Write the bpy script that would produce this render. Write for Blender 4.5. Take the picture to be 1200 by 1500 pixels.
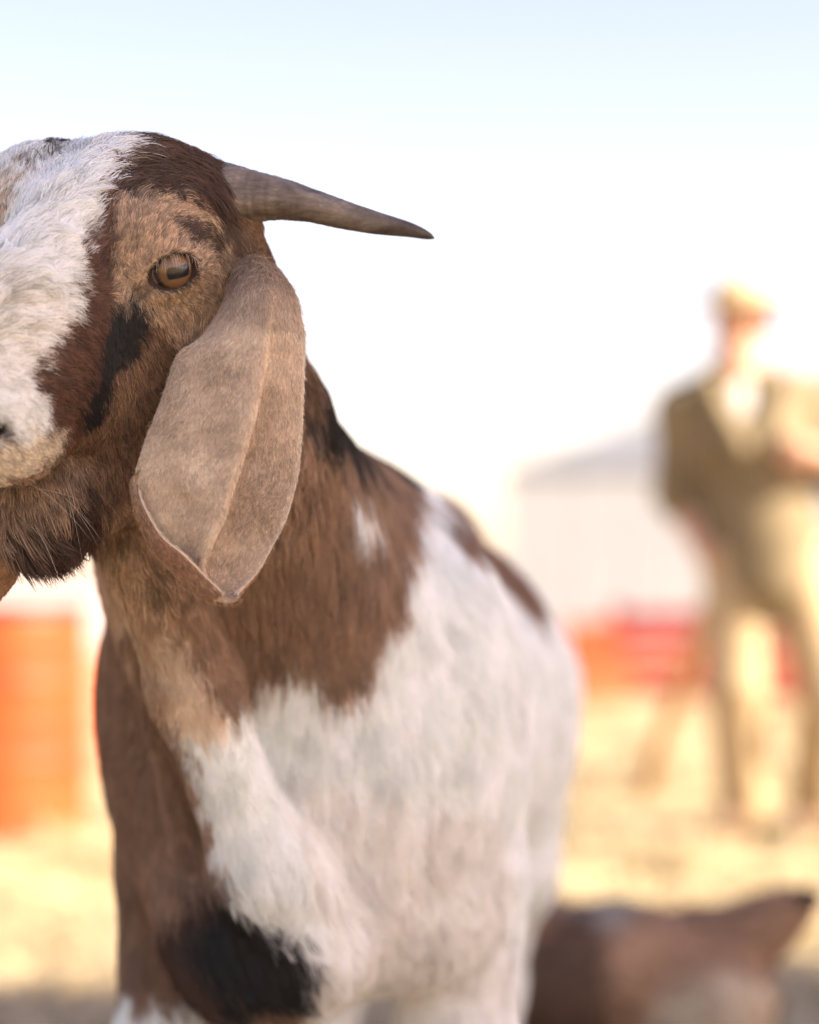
import bpy, bmesh, math, random
import numpy as np
from mathutils import Vector, Matrix
from mathutils.bvhtree import BVHTree

# ------------------------------------------------------------------ camera, sky, sun, exposure
for o in list(bpy.data.objects):
    bpy.data.objects.remove(o, do_unlink=True)
S = bpy.context.scene
COL = S.collection
CAM_H = 0.75
FPX = 3540.0            # focal length in pixels of a 1200 x 1500 frame
HORIZON = 870.0
cam_d = bpy.data.cameras.new('camera')
cam = bpy.data.objects.new('camera', cam_d)
COL.objects.link(cam)
cam.location = (0, 0, CAM_H)
cam.rotation_euler = (math.radians(90), 0, 0)
cam_d.sensor_fit = 'VERTICAL'
cam_d.sensor_height = 36.0
cam_d.lens = FPX / 1500 * 36.0
cam_d.shift_y = (HORIZON - 750) / 1500
cam_d.clip_start = 0.05
cam_d.clip_end = 5000
cam_d.dof.use_dof = True
cam_d.dof.focus_distance = 1.50
cam_d.dof.aperture_fstop = 2.8
S.camera = cam

SUN_EL, SUN_AZ = math.radians(36), math.radians(108)   # azimuth clockwise from +Y
world = bpy.data.worlds.new('World')
S.world = world
world.use_nodes = True
wn = world.node_tree
bg = wn.nodes['Background']
sky = wn.nodes.new('ShaderNodeTexSky')
sky.sky_type = 'NISHITA'
sky.sun_disc = False
sky.sun_elevation = SUN_EL
sky.sun_rotation = SUN_AZ
sky.air_density = 1.0
sky.dust_density = 1.0
sky.ozone_density = 0.0
wb = wn.nodes.new('ShaderNodeVectorMath')           # the camera's shade white balance on the skylight
wb.operation = 'MULTIPLY'
wb.inputs[1].default_value = (1.21, 0.945, 0.925)
wn.links.new(sky.outputs[0], wb.inputs[0])
wn.links.new(wb.outputs[0], bg.inputs[0])
bg.inputs[1].default_value = 0.063
sun_dir = Vector((math.sin(SUN_AZ) * math.cos(SUN_EL), math.cos(SUN_AZ) * math.cos(SUN_EL), math.sin(SUN_EL)))
sun_d = bpy.data.lights.new('sun', 'SUN')
sun_d.energy = 4.2
sun_d.angle = math.radians(0.53)
sun_d.color = (1.0, 0.88, 0.71)
sun = bpy.data.objects.new('sun', sun_d)
COL.objects.link(sun)
sun.rotation_euler = sun_dir.to_track_quat('Z', 'Y').to_euler()
sun.location = sun_dir * 50
S.view_settings.view_transform = 'Standard'
S.view_settings.look = 'None'
S.view_settings.gamma = 1.0
S.view_settings.use_curve_mapping = False
S.view_settings.exposure = 2.27
S.cycles.max_bounces = 16
S.cycles.diffuse_bounces = 10
S.cycles.glossy_bounces = 4
S.cycles.transmission_bounces = 10
S.cycles_curves.shape = 'RIBBONS'
S.cycles_curves.subdivisions = 2

rng = np.random.default_rng(7)
random.seed(7)


def at(px, py, d):
    """A point seen at pixel (px, py) of the photograph, d metres in front of the camera."""
    return np.array(((px - 600) * d / FPX, d, CAM_H + (HORIZON - py) * d / FPX))


# ------------------------------------------------------------------ implicit surface tools
class Field:
    """A smooth union of tapered capsules and ellipsoids, meshed as one continuous surface."""

    def __init__(self):
        self.ops = []

    def cone(self, a, b, ra, rb, k=0.03, sub=False, squash=None):
        self.ops.append(('c', np.array(a, float), np.array(b, float), ra, rb, k, sub, squash))
        return self

    def chain(self, pts, rad, k=0.03, sub=False, squash=None):
        for i in range(len(pts) - 1):
            self.cone(pts[i], pts[i + 1], rad[i], rad[i + 1], k, sub, squash)
        return self

    def ell(self, c, r, k=0.03, sub=False, rot=None):
        self.ops.append(('e', np.array(c, float), np.array(r, float), None if rot is None else np.array(rot, float), None, k, sub, None))
        return self

    def _sphere(self, op):
        if op[0] == 'c':
            c = (op[1] + op[2]) / 2
            s = 1.0 if op[7] is None else 1.0 / min(1.0, op[7][1])
            return c, np.linalg.norm(op[2] - op[1]) / 2 + max(op[3], op[4]) * s
        return op[1], op[2].max()

    def __call__(self, P):
        """Evaluated bin by bin, each with the shapes that lie near it."""
        if len(P) < 3000:
            return self._eval(P, self.ops)
        b = np.floor(P / 0.08).astype(np.int64) + 500
        key = (b[:, 0] * 1000 + b[:, 1]) * 1000 + b[:, 2]
        order = np.argsort(key, kind='stable')
        cuts = np.flatnonzero(np.diff(key[order])) + 1
        sph = [self._sphere(o) for o in self.ops]
        C = np.array([c for c, _ in sph])
        R = np.array([r for _, r in sph])
        D = np.empty(len(P))
        for idx in np.split(order, cuts):
            Q = P[idx]
            lo, hi = Q.min(0), Q.max(0)
            half = np.linalg.norm(hi - lo) / 2
            near = np.linalg.norm(C - (lo + hi) / 2, axis=1) - R - half
            keep = near < max(0.14, near.min() + 0.14)
            D[idx] = self._eval(Q, [o for o, kp in zip(self.ops, keep) if kp])
        return D

    def _eval(self, P, ops):
        D = np.full(len(P), 1e3)
        for kind, a, b, ra, rb, k, sub, sq in ops:
            if kind == 'c':
                ab = b - a
                pa = P - a
                t = np.clip(pa @ ab / max(ab @ ab, 1e-12), 0, 1)
                v = pa - t[:, None] * ab
                if sq is not None:
                    ax, s = sq
                    v = v + (v @ ax)[:, None] * ax * (s - 1)
                d = np.sqrt((v * v).sum(1)) - (ra + (rb - ra) * t)
            else:
                q = P - a
                if ra is not None:
                    q = q @ ra.T
                k0 = np.sqrt(((q / b) ** 2).sum(1))
                k1 = np.sqrt(((q / b ** 2) ** 2).sum(1)) + 1e-9
                d = k0 * (k0 - 1) / k1
                d = np.where(k0 < 1e-6, -b.min(), d)
            if sub:
                h = np.maximum(k - np.abs(D + d), 0) / k
                D = np.maximum(D, -d) + h * h * k / 4
            else:
                h = np.maximum(k - np.abs(D - d), 0) / k
                D = np.minimum(D, d) - h * h * k / 4
        return D

    def grad(self, P, e=1e-3):
        g = np.empty_like(P)
        for i in range(3):
            q = np.zeros(3)
            q[i] = e
            g[:, i] = (self(P + q) - self(P - q)) / (2 * e)
        return g

    def project(self, V, n=3):
        for _ in range(n):
            f = self(V)
            g = self.grad(V)
            gg = (g * g).sum(1)
            st = f / np.maximum(gg, 0.05)
            st = np.clip(st, -0.01, 0.01)
            V = V - g * st[:, None]
        return V

    def mesh(self, lo, hi, h):
        """Surface nets over the blocks that the surface passes through."""
        B = 8
        lo = np.array(lo, float)
        n = np.ceil((np.array(hi) - lo) / (h * B)).astype(int)
        bi = np.stack(np.meshgrid(*[np.arange(m) for m in n], indexing='ij'), -1).reshape(-1, 3)
        c = lo + (bi + 0.5) * h * B
        bi = bi[np.abs(self(c)) < h * B * 1.5]
        g = np.arange(B + 1)
        off = np.stack(np.meshgrid(g, g, g, indexing='ij'), -1).reshape(-1, 3)
        N = n * B + 2
        cid, cpos, ecells, eflip = [], [], [], []

        def key(ijk):
            return (ijk[..., 0] * N[1] + ijk[..., 1]) * N[2] + ijk[..., 2]
        for s in range(0, len(bi), 400):
            b = bi[s:s + 400]
            base = b * B
            P = lo + (base[:, None, :] + off[None]) * h
            D = self(P.reshape(-1, 3)).reshape(-1, B + 1, B + 1, B + 1)
            ins = D < 0
            cs = [ins[:, i:i + B, j:j + B, k:k + B] for i in (0, 1) for j in (0, 1) for k in (0, 1)]
            tot = sum(x.astype(np.int8) for x in cs)
            act = np.argwhere((tot > 0) & (tot < 8))
            if len(act):
                acc = np.zeros((len(act), 3))
                cnt = np.zeros(len(act))
                a0, ai, aj, ak = act.T
                for ax in range(3):
                    o1, o2 = [x for x in range(3) if x != ax]
                    for u in (0, 1):
                        for v in (0, 1):
                            p = [ai.copy(), aj.copy(), ak.copy()]
                            p[o1] = p[o1] + u
                            p[o2] = p[o2] + v
                            d0 = D[a0, p[0], p[1], p[2]]
                            q = list(p)
                            q[ax] = q[ax] + 1
                            d1 = D[a0, q[0], q[1], q[2]]
                            m = (d0 < 0) != (d1 < 0)
                            t = np.where(m, d0 / np.where(m, d0 - d1, 1), 0)
                            w = np.stack(p, 1).astype(float)
                            w[:, ax] += t
                            acc += w * m[:, None]
                            cnt += m
                pos = acc / cnt[:, None]
                gl = base[a0]
                cid.append(key(gl + act[:, 1:]))
                cpos.append(lo + (gl + pos) * h)
            for ax in range(3):
                sl0 = [slice(None)] + [slice(0, B)] * 3
                sl1 = list(sl0)
                sl1[ax + 1] = slice(1, B + 1)
                i0, i1 = ins[tuple(sl0)], ins[tuple(sl1)]
                e = np.argwhere(i0 != i1)
                if not len(e):
                    continue
                gl = base[e[:, 0]] + e[:, 1:]
                o1, o2 = (ax + 1) % 3, (ax + 2) % 3
                cells = []
                for u, v in ((-1, -1), (0, -1), (0, 0), (-1, 0)):
                    q = gl.copy()
                    q[:, o1] += u
                    q[:, o2] += v
                    cells.append(key(q))
                ecells.append(np.stack(cells, 1))
                eflip.append(~i0[tuple(e.T)])
        cid = np.concatenate(cid)
        V = np.concatenate(cpos)
        order = np.argsort(cid)
        cid, V = cid[order], V[order]
        E = np.concatenate(ecells)
        fl = np.concatenate(eflip)
        idx = np.searchsorted(cid, E)
        idx = np.minimum(idx, len(cid) - 1)
        ok = (cid[idx] == E).all(1)
        F = idx[ok]
        fl = fl[ok]
        F[fl] = F[fl][:, ::-1]
        return self.project(V), F


def mesh_from(name, V, F, smooth=True):
    me = bpy.data.meshes.new(name)
    V = np.asarray(V, np.float32)
    F = np.asarray(F, np.int32)
    nv = F.shape[1]
    me.vertices.add(len(V))
    me.vertices.foreach_set('co', V.ravel())
    me.loops.add(F.size)
    me.loops.foreach_set('vertex_index', F.ravel())
    me.polygons.add(len(F))
    me.polygons.foreach_set('loop_start', np.arange(0, F.size, nv, dtype=np.int32))
    me.polygons.foreach_set('loop_total', np.full(len(F), nv, np.int32))
    if smooth:
        me.polygons.foreach_set('use_smooth', np.ones(len(F), bool))
    me.update(calc_edges=True)
    me.validate()
    return me


def link(name, data, mat=None, parent=None):
    o = bpy.data.objects.new(name, data)
    COL.objects.link(o)
    if mat is not None and hasattr(data, 'materials'):
        data.materials.append(mat)
    if parent is not None:
        o.parent = parent
    return o


def tag(o, label=None, cat=None, group=None, kind=None):
    for k, v in (('label', label), ('category', cat), ('group', group), ('kind', kind)):
        if v:
            o[k] = v
    return o


def empty(name, loc=(0, 0, 0)):
    o = bpy.data.objects.new(name, None)
    COL.objects.link(o)
    o.location = loc
    o.empty_display_size = 0.1
    return o

# ------------------------------------------------------------------ materials
def new_mat(name):
    m = bpy.data.materials.new(name)
    m.use_nodes = True
    nt = m.node_tree
    return m, nt, nt.nodes['Principled BSDF']


def noise_node(nt, scale, detail=4, rough=.55, coord='Object', vec=None):
    n = nt.nodes.new('ShaderNodeTexNoise')
    n.inputs['Scale'].default_value = scale
    n.inputs['Detail'].default_value = detail
    n.inputs['Roughness'].default_value = rough
    if vec is None:
        tc = nt.nodes.new('ShaderNodeTexCoord')
        vec = tc.outputs[coord]
    nt.links.new(vec, n.inputs['Vector'])
    return n


def ramp_node(nt, fac, stops):
    r = nt.nodes.new('ShaderNodeValToRGB')
    el = r.color_ramp.elements
    while len(el) < len(stops):
        el.new(.5)
    for e, (p, c) in zip(el, stops):
        e.position = p
        e.color = (*c, 1)
    nt.links.new(fac, r.inputs[0])
    return r


def noisy(name, stops, scale, rough=.8, bump=0.0, bscale=None, detail=5, spec=.3, metallic=0.0):
    m, nt, b = new_mat(name)
    n = noise_node(nt, scale, detail)
    r = ramp_node(nt, n.outputs[0], stops)
    nt.links.new(r.outputs[0], b.inputs['Base Color'])
    b.inputs['Roughness'].default_value = rough
    b.inputs['Specular IOR Level'].default_value = spec
    b.inputs['Metallic'].default_value = metallic
    if bump:
        n2 = noise_node(nt, bscale or scale * 4, 6)
        bp = nt.nodes.new('ShaderNodeBump')
        bp.inputs['Strength'].default_value = bump
        bp.inputs['Distance'].default_value = .01
        nt.links.new(n2.outputs[0], bp.inputs['Height'])
        nt.links.new(bp.outputs[0], b.inputs['Normal'])
    return m


def fur_material(name, rough=.28, radial=.6, sheen=.05, root_tone=.62, through=.28):
    m = bpy.data.materials.new(name)
    m.use_nodes = True
    nt = m.node_tree
    nt.nodes.clear()
    out = nt.nodes.new('ShaderNodeOutputMaterial')
    at_ = nt.nodes.new('ShaderNodeAttribute')
    at_.attribute_name = 'coat'
    ci = nt.nodes.new('ShaderNodeHairInfo')
    mr = nt.nodes.new('ShaderNodeMapRange')
    mr.inputs['To Min'].default_value = root_tone
    mr.inputs['To Max'].default_value = 1.12
    nt.links.new(ci.outputs['Intercept'], mr.inputs[0])
    bw = nt.nodes.new('ShaderNodeRGBToBW')                # dark hairs have darker roots, white hairs hardly
    nt.links.new(at_.outputs['Color'], bw.inputs[0])
    rt = nt.nodes.new('ShaderNodeMapRange')
    rt.inputs['From Max'].default_value = .6
    rt.inputs['To Min'].default_value = root_tone
    rt.inputs['To Max'].default_value = .97
    nt.links.new(bw.outputs[0], rt.inputs[0])
    nt.links.new(rt.outputs[0], mr.inputs['To Min'])
    mx = nt.nodes.new('ShaderNodeVectorMath')
    mx.operation = 'SCALE'
    nt.links.new(at_.outputs['Color'], mx.inputs[0])
    nt.links.new(mr.outputs[0], mx.inputs['Scale'])
    d = nt.nodes.new('ShaderNodeBsdfDiffuse')
    nt.links.new(mx.outputs[0], d.inputs['Color'])
    h = nt.nodes.new('ShaderNodeBsdfHair')
    h.component = 'Reflection'
    h.inputs['Offset'].default_value = math.radians(-3)
    h.inputs['RoughnessU'].default_value = rough
    h.inputs['RoughnessV'].default_value = radial
    t = nt.nodes.new('ShaderNodeBsdfTranslucent')
    nt.links.new(mx.outputs[0], t.inputs['Color'])
    m1 = nt.nodes.new('ShaderNodeMixShader')
    m1.inputs[0].default_value = through
    nt.links.new(d.outputs[0], m1.inputs[1])
    nt.links.new(t.outputs[0], m1.inputs[2])
    m2 = nt.nodes.new('ShaderNodeMixShader')
    m2.inputs[0].default_value = sheen
    nt.links.new(m1.outputs[0], m2.inputs[1])
    nt.links.new(h.outputs[0], m2.inputs[2])
    nt.links.new(m2.outputs[0], out.inputs[0])
    return m


def skin_material(name, rough=.7):
    m, nt, b = new_mat(name)
    a = nt.nodes.new('ShaderNodeAttribute')
    a.attribute_name = 'coat'
    nt.links.new(a.outputs['Color'], b.inputs['Base Color'])
    b.inputs['Roughness'].default_value = rough
    b.inputs['Specular IOR Level'].default_value = .2
    return m

# ------------------------------------------------------------------ the standing goat: coat and build
def set_color(me, name, C):
    a = me.color_attributes.new(name, 'FLOAT_COLOR', 'POINT')
    C4 = np.ones((len(C), 4), np.float32)
    C4[:, :3] = C
    a.data.foreach_set('color', C4.ravel())


def get_verts(me):
    V = np.empty(len(me.vertices) * 3, np.float32)
    me.vertices.foreach_get('co', V)
    N = np.empty(len(me.vertices) * 3, np.float32)
    me.vertices.foreach_get('normal', N)
    return V.reshape(-1, 3).astype(float), N.reshape(-1, 3).astype(float)


def get_tris(me):
    me.calc_loop_triangles()
    T = np.empty(len(me.loop_triangles) * 3, np.int32)
    me.loop_triangles.foreach_get('vertices', T)
    return T.reshape(-1, 3)


def nrm(v):
    return v / (np.linalg.norm(v, axis=-1, keepdims=True) + 1e-12)


def spread(P, A, vals, power=3.0, eps=1e-4):
    """Inverse-distance blend of values at points A over points P."""
    out = np.empty((len(P), vals.shape[1]))
    for s in range(0, len(P), 20000):
        d2 = ((P[s:s + 20000, None, :] - A[None]) ** 2).sum(2) + eps
        w = d2 ** (-power / 2)
        out[s:s + 20000] = (w @ vals) / w.sum(1, keepdims=True)
    return out


def grow(name, V, N, T, dens, flow, length, coat, radius, mat, parent, seed=1, npt=5, lift=.45, jitter=.16, droop=.0, clump=.35, clump_mm=5.0, wild=.0, vary=1.0):
    """Hair over a surface. dens: hairs per square metre at each vertex; flow, length, coat, radius and lift per vertex."""
    r = np.random.default_rng(seed)
    a, b, c = V[T[:, 0]], V[T[:, 1]], V[T[:, 2]]
    area = np.linalg.norm(np.cross(b - a, c - a), axis=1) / 2
    w = area * dens[T].mean(1)
    n = int(w.sum())
    cum = np.cumsum(w)
    ti = np.searchsorted(cum, r.random(n) * cum[-1])
    ti = np.minimum(ti, len(T) - 1)
    u, v = r.random(n), r.random(n)
    m = u + v > 1
    u[m], v[m] = 1 - u[m], 1 - v[m]
    bw = np.stack([1 - u - v, u, v], 1)
    tv = T[ti]
    P = (V[tv] * bw[..., None]).sum(1)
    Nn = nrm((N[tv] * bw[..., None]).sum(1))
    Fl = (flow[tv] * bw[..., None]).sum(1)
    Ln = (length[tv] * bw).sum(1)
    Rd = (radius[tv] * bw).sum(1)
    Lf = (lift[tv] * bw).sum(1) if np.ndim(lift) else np.full(n, lift)
    pick = (r.random(n)[:, None] > np.cumsum(bw, 1)).sum(1).clip(0, 2)
    Cc = coat[tv[np.arange(n), pick]]
    # coherent waver of the lie, then each hair's own
    wv = np.sin(P @ np.array((61., 37, 83)) + 1.3) + np.sin(P @ np.array((-47., 91, 29)) * 1.7 + .4) + .8 * np.sin(P @ np.array((150., -120, 170)))
    Fl = nrm(Fl - (Fl * Nn).sum(1, keepdims=True) * Nn)
    Sd = np.cross(Nn, Fl)
    ang = .10 * wv + r.normal(0, jitter, n)
    if wild:
        k = r.random(n) < wild
        ang = np.where(k, ang + r.normal(0, .6, n), ang)
    Fl = Fl * np.cos(ang)[:, None] + Sd * np.sin(ang)[:, None]
    Ln = Ln * r.uniform(.62, 1.12, n)
    Lf = Lf * r.uniform(.6, 1.4, n)
    bend = r.normal(0, .10, n)
    t = np.linspace(0, 1, npt)
    X = P[:, None, :] + Ln[:, None, None] * (
        Fl[:, None, :] * (t - .12 * t * t)[None, :, None]
        + Nn[:, None, :] * (Lf[:, None] * (t - .62 * t * t)[None])[..., None]
        + Sd[:, None, :] * (bend[:, None] * (t * t)[None])[..., None])
    X[..., 2] -= droop * Ln[:, None] * (t * t)[None]
    if clump > 0:
        ng = max(8, int(area.sum() * 1e6 / clump_mm ** 2 * .6))
        ng = min(ng, n)
        gi = r.choice(n, ng, replace=False, p=None)
        # nearest guide through a coarse hash of cells
        cell = clump_mm * 1e-3
        h = np.floor(P / cell).astype(np.int64)
        key = (h[:, 0] * 73856093) ^ (h[:, 1] * 19349663) ^ (h[:, 2] * 83492791)
        uniq, inv = np.unique(key, return_inverse=True)
        first = np.full(len(uniq), -1)
        perm = r.permutation(n)
        first[inv[perm]] = perm
        # try own cell and its neighbours: keep the closest guide
        best = first[inv]
        bd = np.linalg.norm(P - P[best], axis=1)
        for dx in (-1, 0, 1):
            for dy in (-1, 0, 1):
                for dz in (-1, 0, 1):
                    if dx == dy == dz == 0:
                        continue
                    k2 = ((h[:, 0] + dx) * 73856093) ^ ((h[:, 1] + dy) * 19349663) ^ ((h[:, 2] + dz) * 83492791)
                    j = np.searchsorted(uniq, k2).clip(0, len(uniq) - 1)
                    ok = uniq[j] == k2
                    cand = np.where(ok, first[j], best)
                    d = np.linalg.norm(P - P[cand], axis=1)
                    better = d < bd
                    best = np.where(better, cand, best)
                    bd = np.where(better, d, bd)
        cl = clump * r.uniform(.5, 1.3, n)
        off = P - P[best]
        sc = np.minimum(1, Ln / np.maximum(Ln[best], 1e-4))
        tgt = P[best][:, None, :] + (X[best] - P[best][:, None, :]) * sc[:, None, None]
        wgt = (cl[:, None] * (t ** 1.3)[None]).clip(0, .95)[..., None]
        X = X * (1 - wgt) + (tgt + off[:, None, :] * .35) * wgt
        shade = (1 + vary * r.uniform(-.28, .28, n))[best]
    else:
        shade = 1.0
    dark = np.clip((.6 - Cc.mean(1)) / .3, 0, 1)               # browns vary more from lock to lock than white
    tone = (r.normal(1, .24 * vary, n) * shade - 1) * (.75 + .7 * dark) + 1
    Cc = Cc * tone.clip(.45, 1.7)[:, None]
    Cc = (Cc * (1 + r.normal(0, .010, (n, 3)))).clip(.003, .93)
    cu = bpy.data.hair_curves.new(name)
    cu.add_curves([npt] * n)
    cu.position_data.foreach_set('vector', X.astype(np.float32).ravel())
    rt = np.array([1.0, .95, .8, .55, .12]) if npt == 5 else np.linspace(1, .12, npt)
    ra = cu.attributes.new('radius', 'FLOAT', 'POINT')
    ra.data.foreach_set('value', (Rd[:, None] * rt[None]).astype(np.float32).ravel())
    ca = cu.attributes.new('coat', 'FLOAT_COLOR', 'CURVE')
    C4 = np.ones((n, 4), np.float32)
    C4[:, :3] = Cc
    ca.data.foreach_set('color', C4.ravel())
    o = link(name, cu, mat, parent)
    return o


def fbm(P, scale, seed=0):
    """Cheap smooth noise in -1..1 from turned sine waves."""
    r = np.random.default_rng(seed)
    s = np.zeros(len(P))
    for o in range(5):
        for _ in range(3):
            d = nrm(r.normal(size=3))
            s += np.sin(P @ d * scale * 1.9 ** o + r.uniform(0, 6.28)) / 1.6 ** o
    return s / 5.0



# ------------------------------------------------------------------ the standing goat: shape
def unit(v):
    v = np.array(v, float)
    return v / np.linalg.norm(v)


HF = unit((-0.47, -0.70, -0.50))                 # along the nose
HL = np.array((0.85, -0.428, -0.20))
HL = unit(HL - HF * (HL @ HF))                   # towards the goat's left
HU = np.cross(HF, HL)                            # out of the forehead
HO = at(252, 398, 1.50) - 0.060 * HL             # between the eyes
HM = np.stack([HL, HF, HU])                      # rows: head axes in the world
EN = unit(.78 * HL + .46 * HF + .16 * HU)        # the near eye looks this way
EYE = {}


def hw(x, y, z):
    return HO + x * HL + y * HF + z * HU


def mirror(p):
    """The point across the head's middle plane."""
    p = np.asarray(p, float)
    return p - 2 * ((p - HO) @ HL)[..., None] * HL if p.ndim > 1 else p - 2 * ((p - HO) @ HL) * HL


def build_goat_field():
    G = Field()
    # ---- trunk
    G.cone((-.080, 1.98, .655), (-.035, 2.40, .630), .155, .182, .05)
    G.cone((-.035, 2.40, .630), (.005, 2.74, .67), .182, .14, .08)
    G.ell((.0, 2.66, .795), (.078, .12, .072), .05)              # croup
    G.ell((-.072, 2.10, .755), (.070, .20, .085), .08)              # withers
    # ---- shoulders and chest
    G.ell((-.172, 1.93, .635), (.060, .10, .155), .07)
    G.ell((.018, 1.93, .625), (.070, .11, .17), .07)
    G.ell((-.085, 1.83, .60), (.125, .10, .13), .06)
    G.ell((-.105, 1.80, .500), (.075, .075, .075), .05)             # brisket
    G.ell((-.010, 1.87, .505), (.062, .065, .055), .05)
    # ---- neck
    nt = at(262, 612, 1.66)
    nb = at(425, 970, 1.86)
    G.cone(nt, nb, .078, .130, .06)
    G.cone(at(345, 700, 1.76), at(475, 845, 2.00), .060, .10, .06)   # crest
    G.cone(at(212, 800, 1.612), at(284, 1010, 1.675), .026, .026, .024)  # throat and windpipe
    G.cone(at(284, 1010, 1.675), at(384, 1270, 1.712), .026, .029, .024)
    G.cone(at(384, 1270, 1.712), at(445, 1385, 1.745), .029, .040, .03)
    G.cone(at(205, 930, 1.71), at(290, 1220, 1.755), .013, .016, .014)  # loose fold beside the windpipe
    # ---- forelegs
    for sx, kx in ((-.178, -.186), (.040, .036)):
        G.chain([(sx, 1.93, .52), (kx, 1.92, .38), (kx, 1.91, .27), (kx, 1.93, .10), (kx, 1.915, .045)],
                [.052, .044, .034, .026, .030], .03)
        G.cone((kx, 1.91, .04), (kx, 1.885, .028), .030, .028, .015)
    # ---- hind legs
    for sx in (-.095, .090):
        G.cone((sx, 2.70, .64), (sx + .005, 2.66, .45), .100, .065, .06)
        G.chain([(sx, 2.66, .45), (sx, 2.79, .30), (sx, 2.76, .10), (sx, 2.745, .045)], [.060, .036, .028, .031], .03)
        G.cone((sx, 2.745, .04), (sx, 2.715, .028), .031, .028, .015)
    G.cone((.0, 2.86, .74), (.005, 2.93, .70), .03, .018, .03)        # tail
    # ---- head, in its own axes (left, nose, forehead)
    R = HM

    def e(x, y, z, rx, ry, rz, k=.02, sub=False):
        G.ell(hw(x, y, z), (rx, ry, rz), k, sub, R)
    e(0, -.046, .000, .055, .052, .052, .03)                       # skull
    e(0, -.022, .022, .044, .052, .030, .025)                      # forehead
    G.cone(hw(0, .015, .010), hw(0, .125, -.022), .040, .030, .03)  # nose bridge
    e(0, .065, .010, .026, .055, .026, .025)
    for s in (1, -1):
        e(s * .044, -.006, .006, .026, .036, .034, .022)           # orbit
        e(s * .045, -.014, .022, .021, .030, .020, .02)            # brow
        e(s * .033, .004, -.070, .030, .062, .070, .035)           # cheek
        e(s * .028, -.030, -.095, .028, .045, .050, .03)           # jaw angle
        e(s * .028, .070, -.045, .022, .050, .040, .03)
        G.cone(hw(s * .022, -.015, -.140), hw(s * .012, .085, -.122), .034, .026, .03)  # lower jaw
        e(s * .018, .138, -.045, .026, .032, .032, .02)            # muzzle
        e(s * .022, .125, -.062, .022, .032, .022, .015)           # upper lip
        G.cone(hw(s * .045, -.060, -.020), hw(s * .050, -.074, -.035), .030, .020, .03)  # ear root
        G.cone(hw(s * .030, -.072, .012), hw(s * .042, -.082, .004), .023, .018, .02)    # horn root
    e(0, .150, -.040, .024, .026, .030, .015)
    e(0, .080, -.136, .026, .040, .028, .02)                       # chin
    G.ell(at(50, 288, 1.572), (.034, .034, .030), .03)               # far brow
    G.cone(hw(0, -.055, -.06), nt, .06, .078, .06)                 # back of the head into the neck
    # ---- eyes: a lid ridge round an almond opening, then the socket
    o = np.array((0, 0, CAM_H))
    ray = unit(at(251, 397, 1.5) - o)
    t = np.linspace(1.3, 1.7, 400)
    D = G._eval(o + t[:, None] * ray, G.ops)
    E0 = o + t[np.argmax(D < 0)] * ray
    T = np.array((-1, 0, -.12))
    T = unit(T - EN * (T @ EN))
    Bv = np.cross(T, EN)
    Bv = Bv if Bv[2] > 0 else -Bv
    EYE[1] = (E0, np.stack([T, Bv, EN]))
    EYE[-1] = (mirror(E0), np.stack([x - 2 * (x @ HL) * HL for x in (T, Bv, EN)]))
    for s in (1, -1):
        c, A = EYE[s]
        G.ell(c - A[2] * .001 + A[1] * .001, (.0205, .0150, .0065), .010, False, A)
        G.cone(c + A[0] * .016 - A[1] * .004 + A[2] * .0055, c + A[0] * .0245 - A[1] * .0085 + A[2] * .0035, .0042, .0022, .006, True)
        G.ell(c + A[2] * .0062, (.0162, .0106, .0110), .0035, True, A)
        # mouth cut and nostril
        G.chain([hw(s * .050, .100, -.078), hw(s * .045, .120, -.079), hw(s * .036, .140, -.080), hw(s * .010, .165, -.082)],
                [.0034, .0048, .0052, .0052], .006, True)
        e(s * .027, .152, -.036, .010, .009, .0055, .006, True)
    return G


def refine(me, G, centre, rad, times=2):
    """Split the faces near a small feature and pull them back onto the surface."""
    bm = bmesh.new()
    bm.from_mesh(me)
    c = Vector(centre)
    for _ in range(times):
        ed = [x for x in bm.edges if (x.verts[0].co - c).length < rad and (x.verts[1].co - c).length < rad]
        bmesh.ops.subdivide_edges(bm, edges=ed, cuts=1, use_grid_fill=True)
    vs = [v for v in bm.verts if (v.co - c).length < rad * 1.15]
    P = G.project(np.array([v.co[:] for v in vs]), 4)
    for v, p in zip(vs, P):
        v.co = p
    bmesh.ops.triangulate(bm, faces=[f for f in bm.faces if len(f.verts) > 4])
    for f in bm.faces:
        f.smooth = True
    bm.to_mesh(me)
    bm.free()


def catmull(P, n):
    """Resample rows of control points (m, k) to n rows through a Catmull-Rom spline."""
    P = np.asarray(P, float)
    m = len(P)
    Q = np.concatenate([[2 * P[0] - P[1]], P, [2 * P[-1] - P[-2]]])
    t = np.linspace(0, m - 1, n)
    i = np.minimum(t.astype(int), m - 2)
    f = (t - i).reshape((-1,) + (1,) * (P.ndim - 1))
    a, b, c, d = Q[i], Q[i + 1], Q[i + 2], Q[i + 3]
    return .5 * (2 * b + (c - a) * f + (2 * a - 5 * b + 4 * c - d) * f * f + (3 * b - a - 3 * c + d) * f ** 3)


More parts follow.
